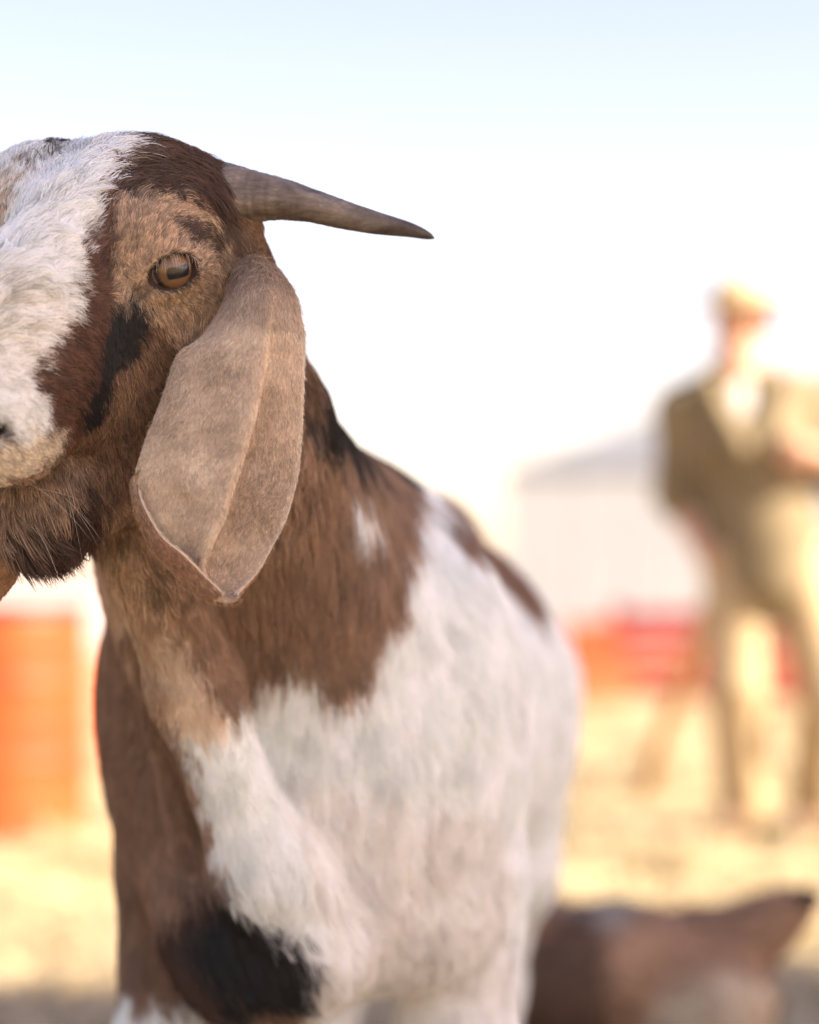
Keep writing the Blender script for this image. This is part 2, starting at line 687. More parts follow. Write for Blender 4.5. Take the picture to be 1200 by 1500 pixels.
# ear: rows from the root down to the tip, columns from the curled lip and front edge over the fold to the back edge
EAR_ROWS = [
    ([(346, 374), (349, 373), (355, 372), (364, 372), (373, 374), (379, 377), (386, 382), (393, 391)], [1.544, 1.541, 1.537, 1.535, 1.535, 1.538, 1.543, 1.55]),
    ([(335, 438), (340, 433), (352, 424), (369, 413), (388, 408), (400, 411), (416, 423), (431, 444)], [1.518, 1.512, 1.503, 1.496, 1.494, 1.498, 1.507, 1.522]),
    ([(299, 494), (306, 490), (324, 481), (354, 472), (388, 470), (397, 474), (421, 485), (444, 505)], [1.501, 1.495, 1.486, 1.477, 1.473, 1.478, 1.487, 1.502]),
    ([(261, 521), (269, 519), (298, 514), (342, 512), (384, 519), (391, 524), (420, 536), (446, 548)], [1.493, 1.487, 1.478, 1.469, 1.464, 1.475, 1.482, 1.494]),
    ([(238, 584), (246, 583), (283, 580), (332, 582), (373, 594), (378, 599), (412, 612), (443, 618)], [1.486, 1.480, 1.471, 1.463, 1.456, 1.474, 1.478, 1.487]),
    ([(214, 646), (221, 646), (260, 646), (311, 654), (353, 668), (358, 673), (402, 686), (438, 690)], [1.480, 1.475, 1.465, 1.458, 1.451, 1.470, 1.474, 1.481]),
    ([(202, 690), (205, 691), (242, 697), (293, 710), (336, 722), (341, 727), (387, 738), (427, 738)], [1.474, 1.472, 1.462, 1.455, 1.449, 1.468, 1.471, 1.475]),
    ([(205, 719), (204, 721), (238, 731), (287, 744), (326, 755), (331, 760), (377, 772), (416, 770)], [1.467, 1.471, 1.463, 1.456, 1.449, 1.467, 1.470, 1.473]),
    ([(214, 745), (208, 751), (236, 761), (278, 772), (314, 782), (319, 787), (364, 800), (402, 795)], [1.461, 1.470, 1.463, 1.457, 1.449, 1.465, 1.468, 1.470]),
    ([(238, 785), (228, 797), (250, 806), (278, 812), (300, 816), (305, 821), (348, 838), (382, 832)], [1.452, 1.466, 1.466, 1.461, 1.452, 1.462, 1.465, 1.465]),
    ([(270, 812), (256, 828), (272, 832), (286, 836), (298, 838), (306, 843), (335, 858), (361, 857)], [1.447, 1.463, 1.465, 1.461, 1.454, 1.459, 1.462, 1.461]),
    ([(304, 846), (291, 860), (298, 862), (304, 863), (310, 863), (317, 866), (331, 871), (350, 868)], [1.448, 1.457, 1.459, 1.458, 1.456, 1.457, 1.458, 1.457]),
    ([(326, 868), (316, 877), (322, 880), (328, 882), (334, 882), (338, 882), (344, 880), (350, 874)], [1.449, 1.453, 1.454, 1.454, 1.453, 1.453, 1.454, 1.454]),
]


def ear_grid(nv=72, nu=64):
    C = np.array([[at(x, y, d) for (x, y), d in zip(p, ds)] for p, ds in EAR_ROWS])
    C = catmull(C, nv)
    return catmull(C.transpose(1, 0, 2), nu).transpose(1, 0, 2)


def sheet(grid, th):
    """A closed sheet of the given thickness behind a grid of points; returns vertices, quads and the front's point count."""
    n, m = grid.shape[:2]
    du = np.gradient(grid, axis=1)
    dv = np.gradient(grid, axis=0)
    N = np.cross(du, dv)
    N /= np.linalg.norm(N, axis=2, keepdims=True) + 1e-12
    if N.reshape(-1, 3).mean(0)[1] > 0:
        N = -N
    edge = np.minimum(np.minimum(np.arange(m), np.arange(m)[::-1])[None], np.minimum(np.arange(n), np.arange(n)[::-1])[:, None])
    t = th * np.clip(.35 + edge / 3.0, 0, 1)
    back = grid - N * t[..., None]
    V = np.concatenate([grid.reshape(-1, 3), back.reshape(-1, 3)])
    idx = np.arange(n * m).reshape(n, m)
    q = np.stack([idx[:-1, :-1], idx[:-1, 1:], idx[1:, 1:], idx[1:, :-1]], -1).reshape(-1, 4)
    K = n * m
    loop = np.concatenate([idx[0, :], idx[1:, -1], idx[-1, -2::-1], idx[-2:0:-1, 0]])
    nx = np.roll(loop, -1)
    side = np.stack([loop, loop + K, nx + K, nx], -1)
    F = np.concatenate([q, q[:, ::-1] + K, side[:, ::-1]])
    f0 = q[len(q) // 2]
    fn = np.cross(V[f0[1]] - V[f0[0]], V[f0[2]] - V[f0[0]])
    if fn @ N[n // 2, m // 2] < 0:
        F = F[:, ::-1]
    return V, F, N


HORN = [((286, 282), 1.566, .0214), ((330, 287), 1.556, .0205), ((352, 288.5), 1.552, .0188), ((400, 290), 1.548, .0141), ((450, 299.5), 1.548, .0110), ((500, 313.5), 1.550, .0091),
        ((550, 326.5), 1.554, .0073), ((600, 337), 1.560, .0048), ((626, 345), 1.564, .0027), ((636, 349), 1.566, .0006)]


def horn_mesh():
    P = np.array([at(p[0], p[1], d) for p, d, r in HORN])
    rad = np.array([r for _, _, r in HORN])
    seg = np.r_[0, np.cumsum(np.linalg.norm(np.diff(P, axis=0), axis=1))]
    n, m = 150, 40
    # resample by length
    C = catmull(np.c_[P, rad, seg], 600)
    s = np.linspace(0, C[-1, 4], n)
    C = np.stack([np.interp(s, C[:, 4], C[:, k]) for k in range(5)], 1)
    T = np.gradient(C[:, :3], axis=0)
    T /= np.linalg.norm(T, axis=1, keepdims=True)
    up = np.array((.15, 0, 1.0))
    A = up - (T @ up)[:, None] * T
    A /= np.linalg.norm(A, axis=1, keepdims=True)
    Bn = np.cross(T, A)
    th = np.linspace(0, 2 * np.pi, m, endpoint=False)
    r = np.random.default_rng(3)
    ph = r.uniform(0, 6.28, 12)
    V = []
    for i in range(n):
        x = s[i]
        fade = np.clip(1 - x / .14, .08, 1)
        ring = .00026 * fade * (np.sin(x * 640 + 3.5 * np.sin(x * 130) + 1.1 * np.sin(th + ph[0])) + .6 * np.sin(x * 1730 + ph[1] + np.sin(2 * th)))
        lump = .0007 * fade * (np.sin(3 * th + x * 60 + ph[2]) + .7 * np.sin(5 * th - x * 110 + ph[3]) + .5 * np.sin(9 * th + x * 40 + ph[4]))
        keel = .0016 * fade * np.exp(-((th - 2.2) / .5) ** 2)
        rr = C[i, 3] + (ring + lump + keel) * min(1, C[i, 3] / .006)
        V.append(C[i, :3] + (np.cos(th) * rr)[:, None] * A[i] + (np.sin(th) * rr * 1.18)[:, None] * Bn[i])
    V = np.concatenate(V)
    idx = np.arange(n * m).reshape(n, m)
    F = np.stack([idx[:-1], np.roll(idx[:-1], -1, 1), np.roll(idx[1:], -1, 1), idx[1:]], -1).reshape(-1, 4)
    return V, F

# ------------------------------------------------------------------ ground
def straw_material():
    m, nt, b = new_mat('straw_ground')
    n1 = noise_node(nt, 2.4, 6, .65)
    n2 = noise_node(nt, 14, 8, .7)
    r1 = ramp_node(nt, n1.outputs[0], [(.39, (.11, .072, .030)), (.51, (.42, .31, .17)), (.62, (.60, .475, .31))])
    r2 = ramp_node(nt, n2.outputs[0], [(.25, (.45, .43, .40)), (.55, (1, 1, 1)), (.8, (1.25, 1.2, 1.1))])
    mx = nt.nodes.new('ShaderNodeMix')
    mx.data_type = 'RGBA'
    mx.blend_type = 'MULTIPLY'
    mx.inputs[0].default_value = 1
    nt.links.new(r1.outputs[0], mx.inputs[6])
    nt.links.new(r2.outputs[0], mx.inputs[7])
    nt.links.new(mx.outputs[2], b.inputs['Base Color'])
    b.inputs['Roughness'].default_value = .9
    b.inputs['Specular IOR Level'].default_value = .15
    return m


def ground_z(x, y):
    """Trampled bedding: gentle hummocks between four and fourteen metres out."""
    P = np.stack([x, y, 0 * x], -1)
    w = np.clip((y - 4.0) / 1.5, 0, 1) * np.clip((16 - y) / 3, 0, 1)
    return .065 * w * (fbm(P, 3.0, 41) + .6 * fbm(P, 9.0, 42)) - .02 * w


def build_ground():
    xs = np.r_[-900, -200, -60, -20, -8, np.linspace(-5, 5, 126), 8, 20, 60, 200, 900]
    ys = np.r_[-900, -200, -60, -20, -6, 0, 2.0, np.linspace(3, 16, 164), 20, 30, 60, 150, 400, 1500]
    X, Y = np.meshgrid(xs, ys, indexing='ij')
    Z = ground_z(X.ravel(), Y.ravel())
    V = np.stack([X.ravel(), Y.ravel(), Z], 1)
    i = np.arange(len(xs) * len(ys)).reshape(len(xs), len(ys))
    F = np.stack([i[:-1, :-1], i[1:, :-1], i[1:, 1:], i[:-1, 1:]], -1).reshape(-1, 4)
    tag(link('ground', mesh_from('ground', V, F), straw_material()), kind='structure')


def build_straw():
    """Loose straw: thin bent blades lying at all angles."""
    r = np.random.default_rng(51)
    n = 26000
    y = 2.6 + 12 * r.random(n) ** 1.3
    x = (r.random(n) * 2 - 1) * (.6 + .21 * y)
    L = r.uniform(.06, .24, n)
    a = r.uniform(0, 6.28, n)
    tilt = np.abs(r.normal(.12, .25, n)).clip(0, 1.1)
    z = ground_z(x, y) + .006
    d = np.stack([np.cos(a) * np.cos(tilt), np.sin(a) * np.cos(tilt), np.sin(tilt)], 1)
    s = np.stack([-np.sin(a), np.cos(a), 0 * a], 1) * r.uniform(.0022, .0045, n)[:, None]
    p0 = np.stack([x, y, z], 1)
    p1 = p0 + d * (L * .55)[:, None] + np.stack([0 * x, 0 * x, r.uniform(0, .015, n)], 1)
    p2 = p0 + d * L[:, None] * np.array((1, 1, .6))
    up = np.array((0, 0, .003))
    V = np.stack([p0 - s, p0 + s, p1 - s, p1 + s, p2 - s * .6, p2 + s * .6], 1).reshape(-1, 3)
    i = np.arange(n)[:, None] * 6
    F = np.concatenate([i + np.array([0, 1, 3, 2]), i + np.array([2, 3, 5, 4])])
    m = noisy('straw', [(.3, (.30, .22, .12)), (.5, (.46, .37, .21)), (.7, (.62, .52, .34))], 9, .55, spec=.4)
    o = link('straw', mesh_from('straw', V, F, False), m)
    tag(o, 'loose golden straw scattered over the yard', 'straw', kind='stuff')


# ------------------------------------------------------------------ small builders
def boxes_mesh(name, boxes, bevel=.0):
    """boxes: (centre, size); one mesh."""
    bm = bmesh.new()
    for c, s in boxes:
        r = bmesh.ops.create_cube(bm, size=1)
        bmesh.ops.scale(bm, vec=s, verts=r['verts'])
        bmesh.ops.translate(bm, vec=c, verts=r['verts'])
    if bevel:
        bmesh.ops.bevel(bm, geom=bm.edges[:] + bm.verts[:], offset=bevel, segments=2, affect='EDGES', profile=.6)
    me = bpy.data.meshes.new(name)
    bm.to_mesh(me)
    bm.free()
    return me


def lathe(name, prof, n=64):
    """prof: (radius, z) pairs from the bottom up."""
    th = np.linspace(0, 2 * np.pi, n, endpoint=False)
    V = np.concatenate([np.stack([r * np.cos(th), r * np.sin(th), np.full(n, z)], 1) for r, z in prof])
    k = len(prof)
    i = np.arange(k * n).reshape(k, n)
    F = np.stack([i[:-1], np.roll(i[:-1], -1, 1), np.roll(i[1:], -1, 1), i[1:]], -1).reshape(-1, 4)
    return mesh_from(name, V, F)


def build_barrel():
    m, nt, b = new_mat('orange_plastic')
    n = noise_node(nt, 5, 5)
    r = ramp_node(nt, n.outputs[0], [(.3, (.36, .045, .007)), (.6, (.45, .068, .010)), (.75, (.44, .08, .016))])
    nt.links.new(r.outputs[0], b.inputs['Base Color'])
    b.inputs['Roughness'].default_value = .45
    p = at(-6, 1225, 7.4)
    root = tag(empty('barrel', (p[0], 7.4, float(ground_z(np.array([p[0]]), np.array([7.4]))[0]) - .01)), 'round orange-red plastic barrel standing on the straw at the picture edge', 'barrel')
    R, H = .275, .72
    prof = [(.0, .0), (R - .02, .0), (R - .004, .012)]
    for k in range(60):
        z = .02 + (H - .06) * k / 59
        f = z / H
        rr = R + .005 * math.exp(-((f - .34) / .022) ** 2) + .005 * math.exp(-((f - .67) / .022) ** 2) + .0006 * math.sin(z * 260)
        prof.append((rr, z))
    prof += [(R - .004, H - .030), (R - .012, H - .02)]
    link('shell', lathe('barrel_shell', prof), m, root)
    link('rim', lathe('barrel_rim', [(R - .014, H - .028), (R + .006, H - .026), (R + .010, H - .014), (R + .006, H), (R - .012, H + .002), (R - .02, H - .006), (R - .02, H - .02)]), noisy('barrel_rim', [(.3, (.07, .03, .05)), (.7, (.14, .05, .06))], 8, .5), root)
    link('lid', lathe('barrel_lid', [(R - .018, H - .018), (R - .03, H - .012), (.05, H - .012), (.0, H - .010)]), m, root)
    bung = link('bung', lathe('barrel_bung', [(.03, H - .013), (.032, H - .004), (.028, H + .002), (.0, H + .003)], 24), m, root)
    bung.location = (-.12, .05, 0)


def build_shed():
    white = noisy('white_cladding', [(.3, (.345, .355, .38)), (.7, (.40, .41, .43))], .8, .6)
    roofm = noisy('pale_roof', [(.3, (.14, .142, .158)), (.7, (.165, .167, .182))], 1.5, .55)
    D = 45.0
    x0, x1 = at(742, 0, D)[0], 15.0
    ze = at(0, 688, D)[2]
    depth = 9.0
    root = tag(empty('shed', ((x0 + x1) / 2, D, 0)), 'long pale shed with a pale grey hipped roof beyond the red boards', 'shed')
    root.rotation_euler = (0, 0, math.radians(-3))
    root.location = (x0 + (x1 - x0) / 2 * math.cos(math.radians(3)), D - (x1 - x0) / 2 * math.sin(math.radians(3)), 0)

    def part(name, me, m, parent=root):
        return link(name, me, m, parent)
    w = x1 - x0
    part('wall', boxes_mesh('shed_front', [((0, .1, ze / 2), (w, .2, ze))]), white)
    part('wall', boxes_mesh('shed_back', [((0, depth, ze / 2), (w, .2, ze))]), white)
    for s in (-1, 1):
        part('wall', boxes_mesh('shed_side', [((s * (w / 2 - .1), depth / 2 + .05, ze / 2), (.198, depth - .302, ze))]), white)
    ov, rise = .06, 2.1
    a = [(-w / 2 - ov, -ov, ze), (w / 2 + ov, -ov, ze), (w / 2 + ov, depth + ov, ze), (-w / 2 - ov, depth + ov, ze)]
    rz = ze + rise
    ridge = [(-w / 2 + 5.0, depth / 2, rz), (w / 2 - 5.0, depth / 2, rz)]
    V = [*a, *ridge, *[(p[0], p[1], p[2] - .04) for p in a]]
    bm = bmesh.new()
    vs = [bm.verts.new(v) for v in V]
    for f in ((0, 1, 5, 4), (1, 2, 5), (2, 3, 4, 5), (3, 0, 4), (6, 9, 8, 7), (0, 6, 7, 1), (1, 7, 8, 2), (2, 8, 9, 3), (3, 9, 6, 0)):
        bm.faces.new([vs[i] for i in f])
    me = bpy.data.meshes.new('shed_roof')
    bm.to_mesh(me)
    bm.free()
    rf = part('roof', me, roofm)
    link('ridge_cap', boxes_mesh('ridge_cap', [((0, depth / 2, rz + .02), (w - 9.6, .3, .08))], .02), roofm, rf)
    k = 0
    xx = -w / 2 + .45
    while xx < w / 2:
        link('batten', boxes_mesh('batten', [((xx, -.006, ze / 2), (.06, .012, ze - .1))]), white, root)
        xx += .9
    door = link('door', boxes_mesh('shed_door', [((4.2, -.03, 1.15), (2.2, .05, 2.3))], .01), noisy('shed_door', [(.3, (.33, .33, .34)), (.7, (.38, .38, .38))], 2, .6), root)
    link('handle', boxes_mesh('door_handle', [((3.3, -.08, 1.1), (.04, .05, .25))], .008), roofm, door)


def build_low_wall():
    m = noisy('pale_render', [(.3, (.62, .54, .53)), (.7, (.72, .65, .63))], 1.2, .8, .2)
    D = 32
    x0, x1 = -9.0, at(215, 0, D)[0]
    z = at(0, 842, D)[2]
    root = tag(empty('garden_wall', ((x0 + x1) / 2, D, 0)), 'low pale pinkish wall behind the orange barrel', 'wall')
    w = x1 - x0
    link('wall_face', boxes_mesh('low_wall', [((0, 0, z / 2 - .04), (w, .25, z - .08))], .01), m, root)
    link('coping', boxes_mesh('coping', [((0, 0, z - .04), (w + .1, .34, .078))], .012), m, root)


def build_red_boards():
    reds = [noisy('red_paint_%d' % k, [(.3, c), (.65, tuple(min(1, x * 1.35) for x in c))], 4, .6, .2) for k, c in enumerate([(.22, .020, .016), (.27, .030, .024), (.20, .022, .024)])]
    D = 17.0
    root = tag(empty('board_fence', (at(1040, 0, D)[0], D, 0)), 'low red painted board fence in front of the pale shed', 'fence')
    ox = root.location.x
    x0, x1 = at(905, 0, D)[0], at(1420, 0, D)[0]
    npan, wpan = 4, (x1 - x0) / 4
    for k in range(npan + 1):
        link('post', boxes_mesh('post', [((x0 + k * wpan - ox, .06, .34), (.09, .09, .68))], .008), reds[2], root)
    r = random.Random(4)
    for k in range(npan):
        for j in range(4):
            z = .10 + j * .155
            o = link('board', boxes_mesh('board', [((0, 0, 0), (wpan - .012, .025, .125))], .004), reds[r.randrange(3)], root)
            o.location = (x0 + (k + .5) * wpan - ox, r.uniform(-.004, .004), z)
            o.rotation_euler = (0, r.uniform(-.012, .012), 0)

    def crate(name, cx, z0, w, h, dp, mat, label, y, lip):
        rt = tag(empty(name, (cx, y, z0)), label, 'crate', 'crates by the red fence')
        t = .018
        link('floor_panel', boxes_mesh('crate_floor', [((0, 0, t / 2), (w - .04, dp - .04, t))]), mat, rt)
        nsl = 3
        sh = h / nsl
        for j in range(nsl):
            z = (j + .5) * sh
            for s in (-1, 1):
                link('slat', boxes_mesh('slat', [((0, s * (dp / 2 - t / 2), z), (w, t, sh - .014))], .003), mat, rt)
                link('slat', boxes_mesh('slat', [((s * (w / 2 - t / 2), 0, z), (t - .002, dp - 2 * t - .004, sh - .014))], .003), mat, rt)
        for sx in (-1, 1):
            for sy in (-1, 1):
                link('corner_post', boxes_mesh('corner_post', [((sx * (w / 2 - t - .016), sy * (dp / 2 - t - .016), h / 2), (.028, .028, h - .004))]), mat, rt)
        return rt
    om = noisy('orange_crate', [(.3, (.42, .075, .02)), (.7, (.52, .11, .035))], 6, .55)
    tm = noisy('peach_crate', [(.3, (.42, .15, .06)), (.7, (.50, .20, .085))], 6, .7)
    w1 = (920 - 838) * D / FPX
    h1 = .255
    crate('crate', at(878, 0, D)[0], .0, w1, h1, .34, tm, 'pale peach slatted crate on the straw beside the red fence', D - .35, 0)
    crate('crate', at(862, 0, D)[0], h1 + .002, (898 - 826) * D / FPX, .31, .32, om, 'bright orange slatted crate stacked on a paler crate', D - .35, 0)
    # a dark off-cut lying on the straw
    p = at(832, 1140, 9.83)
    o = tag(link('timber', boxes_mesh('timber', [((0, 0, .04), (.20, .10, .08))], .008), noisy('dark_timber', [(.3, (.05, .035, .025)), (.7, (.11, .08, .055))], 12, .85, .4)), 'short dark timber off-cut lying on the straw', 'timber')
    o.location = (p[0], p[1], float(ground_z(np.array([p[0]]), np.array([p[1]]))[0]) - .01)
    o.rotation_euler = (0, 0, .3)


def build_sun_blocker():
    """A made-up sun blocker on posts, unseen, off to the right, behind the photographer: its roof shades the goat and the near ground."""
    wood = noisy('blocker_post', [(.3, (.25, .18, .12)), (.7, (.35, .26, .18))], 3, .8, .3)
    tin = noisy('blocker_tin', [(.3, (.50, .49, .48)), (.7, (.60, .59, .58))], 2, .5)
    root = tag(empty('sun_blocker', (6.5, .25, 0)), 'made-up sun blocker on open posts with a tin roof that shades the goat, out of the picture', 'sun_blocker')
    root.rotation_euler = (0, 0, math.atan2(.28, .96))
    W, L, H = 4.8, 4.4, 5.0  # added roof, sized to block the sun but little of the sky
    for sx in (-1, 0, 1):
        for sy in (-1, 1):
            link('post', boxes_mesh('blocker_post', [((sx * (W / 2 - .3), sy * (L / 2 - .3), (H - .12) / 2), (.16, .16, H - .12))], .01), wood, root)
    for sy in (-1, 1):
        link('beam', boxes_mesh('blocker_beam', [((0, sy * (L / 2 - .3), H - .05), (W, .12, .14))]), wood, root)
    n = 6
    for k in range(n):
        o = link('roof_sheet', boxes_mesh('roof_sheet', [((0, 0, 0), (W / n + .02, L, .03))]), tin, root)
        o.location = (-W / 2 + (k + .5) * W / n, 0, H + .04 + (k % 2) * .035)

# ------------------------------------------------------------------ the man behind, with his staff
def build_person():
    D = 7.5
    gz = float(ground_z(np.array([1.05]), np.array([D]))[0])

    def p(px, py, dd=0.0):
        return at(px, py, D + dd)
    foot_z = gz
    root = tag(empty('person', (1.06, D, gz)), 'person in brimmed hat, olive jacket, white shirt and khaki trousers walking with a staff', 'person')
    inv = Matrix.Translation((-1.06, -D, -gz))

    def part(name, V, F, mat, parent=root):
        o = link(name, mesh_from(name, V, F), mat, parent)
        if parent is root:
            o.matrix_parent_inverse = inv
        return o
    # joints, placed from the pose
    neck, chest, waist = p(1080, 535), p(1098, 640, .02), p(1118, 790, .02)
    shR, elR, wrR = p(997, 600, .02), p(988, 725, .03), p(1034, 815, -.06)      # his right arm, at our left
    shL, elL, wrL = p(1188, 590, .02), p(1236, 705, -.02), p(1204, 664, -.19)
    hipR, knR, anR = p(1080, 815), p(1080, 1005, -.04), p(1092, 1194, .05)
    hipL, knL, anL = p(1162, 815), p(1216, 1005, -.06), p(1196, 1188, .12)
    head = p(1086, 468, -.02)
    hf = unit((-.62, -.78, -.06))                                              # where he faces
    hl = unit(np.cross((0, 0, 1), hf))
    hu = np.cross(hf, hl)
    HR = np.stack([hl, hf, hu])

    def hp(x, y, z):
        return head + x * hl + y * hf + z * hu
    stA, stB = at(1112, 684, 7.36), at(936, 1168, 9.0)
    stB[2] = float(ground_z(np.array([stB[0]]), np.array([stB[1]]))[0]) + .0
    stA = stB + (stA - stB)
    sd = unit(stB - stA)
    grip = stA + sd * .52

    B = Field()
    B.ell(hp(0, -.005, .03), (.076, .098, .088), .03, rot=HR)                    # skull
    B.ell(hp(0, .030, -.040), (.058, .062, .078), .04, rot=HR)                   # face
    B.ell(hp(0, .055, -.100), (.030, .028, .024), .03, rot=HR)                   # chin
    B.cone(hp(0, .092, .005), hp(0, .112, -.038), .010, .016, .015)             # nose
    for s in (-1, 1):
        B.ell(hp(s * .030, .075, .022), (.022, .018, .010), .015, rot=HR)        # brow
        B.ell(hp(s * .040, .070, -.035), (.020, .018, .018), .02, rot=HR)        # cheekbone
        B.ell(hp(s * .078, -.005, -.010), (.010, .020, .032), .008, rot=HR)      # ear
        B.ell(hp(s * .031, .094, .002), (.015, .012, .009), .008, True, rot=HR)
    B.cone(hp(-.022, .098, -.070), hp(.022, .098, -.070), .005, .005, .006, True)  # mouth
    B.cone(head + np.array((0, .02, -.06)), neck + np.array((0, .01, -.03)), .052, .060, .03)
    B.cone(neck + np.array((0, 0, -.05)), chest, .09, .145, .06)
    B.cone(chest, waist, .145, .135, .05)
    B.cone(neck + np.array((-.02, 0, -.05)), shR, .06, .06, .05)
    B.cone(neck + np.array((.02, 0, -.05)), shL, .06, .06, .05)
    for a, b, c in ((shR, elR, wrR), (shL, elL, wrL)):
        B.cone(a, b, .055, .040, .03)
        B.cone(b, c, .042, .028, .02)
    for a, b, c in ((hipR, knR, anR), (hipL, knL, anL)):
        B.cone(a, b, .092, .060, .05)
        B.cone(b, c, .060, .038, .03)
        B.cone(c, c + np.array((-.10, -.13, -.035)), .036, .030, .02)
    # hands: palm, four fingers and a thumb each
    def hand(w, palm, fwd, side, curl_to, n_out):
        B.cone(w, palm, .028, .036, .015)
        B.ell(palm, (.040, .040, .022), .012, rot=np.stack([side, fwd, n_out]))
        for k in range(4):
            b0 = palm + side * (k - 1.5) * .021 + fwd * .034
            L = (.040, .046, .043, .034)[k]
            m1 = b0 + fwd * L * .55 + curl_to * L * .45
            m2 = m1 + curl_to * L * .75 + fwd * L * .05
            m3 = m2 + curl_to * L * .25 - fwd * L * .50
            B.chain([b0, m1, m2, m3], [.0105, .0098, .0092, .0080], .005)
        t0 = palm - side * .036 - fwd * .012
        t1 = t0 - side * .022 + fwd * .026 + curl_to * .014
        t2 = t1 + fwd * .024 + curl_to * .022 + side * .008
        B.chain([t0, t1, t2], [.014, .012, .0095], .008)
    fw = unit(grip - wrR + np.array((0, 0, -.02)))
    sdn = sd
    outn = unit(np.cross(fw, sdn))
    palm = grip - outn * .042
    hand(wrR, palm, unit(fw - sdn * (fw @ sdn)), -sdn, outn, outn)
    fw2 = unit(np.array((-1, -.25, .1)))
    palm2 = wrL + fw2 * .07
    hand(wrL, palm2, fw2, np.array((0, .1, 1.0)) / 1.005, unit((.1, 1, 0)), unit((0, -1, 0)))
    lo, hi = (.70, D - .5, gz - .02), (1.60, D + .5, 1.85)
    V, F = B.mesh(lo, hi, .009)
    skin = noisy('person_skin', [(.3, (.46, .25, .16)), (.7, (.54, .31, .21))], 14, .55)
    body = part('body', V, F, skin)

    # clothes over the body
    J = Field()
    J.cone(neck + np.array((0, .01, -.065)), chest, .105, .186, .06)
    J.cone(chest, waist, .186, .176, .05)
    J.cone(waist, p(1122, 838), .178, .170, .04)
    J.cone(neck + np.array((-.03, 0, -.055)), shR, .070, .078, .05)
    J.cone(neck + np.array((.03, 0, -.055)), shL, .070, .078, .05)
    for a, b, c in ((shR, elR, wrR), (shL, elL, wrL)):
        J.cone(a, b, .074, .062, .04)
        J.cone(b, b + (c - b) * .18, .062, .056, .03)
    J.cone(p(1035, 556, -.11), p(1085, 655, -.185), .024, .026, .02)             # open fronts
    J.cone(p(1150, 556, -.11), p(1128, 655, -.185), .024, .026, .02)
    J.cone(neck + np.array((-.07, .03, -.02)), p(1040, 560, -.09), .022, .020, .02)   # collar
    J.cone(neck + np.array((.07, .03, -.02)), p(1140, 560, -.09), .022, .020, .02)
    J.ell(p(1092, 566, -.20), (.048, .12, .100), .03, True)                       # opening at the throat
    J.ell(p(1092, 520, -.02), (.082, .09, .05), .02, True)
    V, F = J.mesh(lo, hi, .012)
    part('jacket', V, F, noisy('olive_cloth', [(.3, (.155, .118, .066)), (.7, (.24, .188, .112))], 10, .9, .3, 60))
    Sh = Field()
    Sh.cone(neck + np.array((0, .005, -.05)), chest, .098, .157, .05)
    Sh.cone(chest, waist, .157, .145, .05)
    Sh.ell(p(1086, 520, -.02), (.070, .08, .04), .02, True)
    V, F = Sh.mesh(lo, hi, .014)
    part('shirt', V, F, noisy('white_shirt', [(.3, (.70, .69, .67)), (.7, (.78, .77, .75))], 8, .9))
    Tr = Field()
    Tr.ell(p(1120, 815), (.178, .135, .10), .05)
    for a, b, c in ((hipR, knR, anR), (hipL, knL, anL)):
        Tr.cone(a, b, .112, .092, .04)
        Tr.cone(b, c + np.array((0, 0, .03)), .094, .086, .03)
    V, F = Tr.mesh(lo, hi, .012)
    part('trousers', V, F, noisy('khaki_cloth', [(.3, (.38, .28, .155)), (.7, (.48, .365, .22))], 9, .9, .3, 50))
    bootm = noisy('boot_leather', [(.3, (.09, .050, .028)), (.7, (.15, .085, .05))], 14, .6)
    for c in (anR, anL):
        Bo = Field()
        toe = np.array((-.105, -.135, 0))
        z0 = foot_z + .045
        a0 = np.array((c[0], c[1], z0))
        Bo.cone(c + np.array((0, 0, .02)), a0 + np.array((.02, .03, .01)), .056, .054, .03)
        Bo.cone(a0 + np.array((.03, .04, 0)), a0 + toe, .048, .042, .03)
        Bo.cone(a0 + np.array((.03, .04, -.022)), a0 + toe * 1.1 + np.array((0, 0, -.022)), .030, .030, .01)
        V, F = Bo.mesh(a0 - .3, a0 + .35, .012)
        part('boot', V, F, bootm)
    C = Field()
    C.ell(hp(0, -.004, .078), (.088, .104, .066), .02, rot=HR)
    C.ell(hp(0, .004, .050), (.168, .182, .010), .02, rot=HR)                    # brim
    C.ell(hp(0, 0, -.030), (.090, .105, .075), .004, True, rot=HR)
    V, F = C.mesh(head - .3, head + .3, .007)
    part('hat', V, F, noisy('hat_straw', [(.3, (.42, .33, .19)), (.7, (.54, .44, .28))], 20, .9))
    Hh = Field()
    Hh.ell(hp(0, -.045, -.005), (.082, .066, .062), .02, rot=HR)
    V, F = Hh.mesh(head - .25, head + .25, .007)
    part('hair', V, F, noisy('brown_hair', [(.3, (.09, .05, .025)), (.7, (.15, .09, .05))], 40, .7))
    for s in (-1, 1):
        bm = bmesh.new()
        bmesh.ops.create_uvsphere(bm, u_segments=12, v_segments=8, radius=.012)
        me = bpy.data.meshes.new('eye')
        bm.to_mesh(me)
        bm.free()
        o = link('eye', me, noisy('person_eye', [(.3, (.05, .03, .02)), (.7, (.2, .15, .12))], 60, .2), root)
        o.matrix_parent_inverse = inv
        o.location = Vector(hp(s * .031, .078, .002))
    # staff
    n = 24
    t = np.linspace(0, 1, 40)
    A = unit(np.cross(sd, (0, 1, 0)))
    Bn = np.cross(sd, A)
    th = np.linspace(0, 6.2832, n, endpoint=False)
    V = []
    ln = np.linalg.norm(stB - stA)
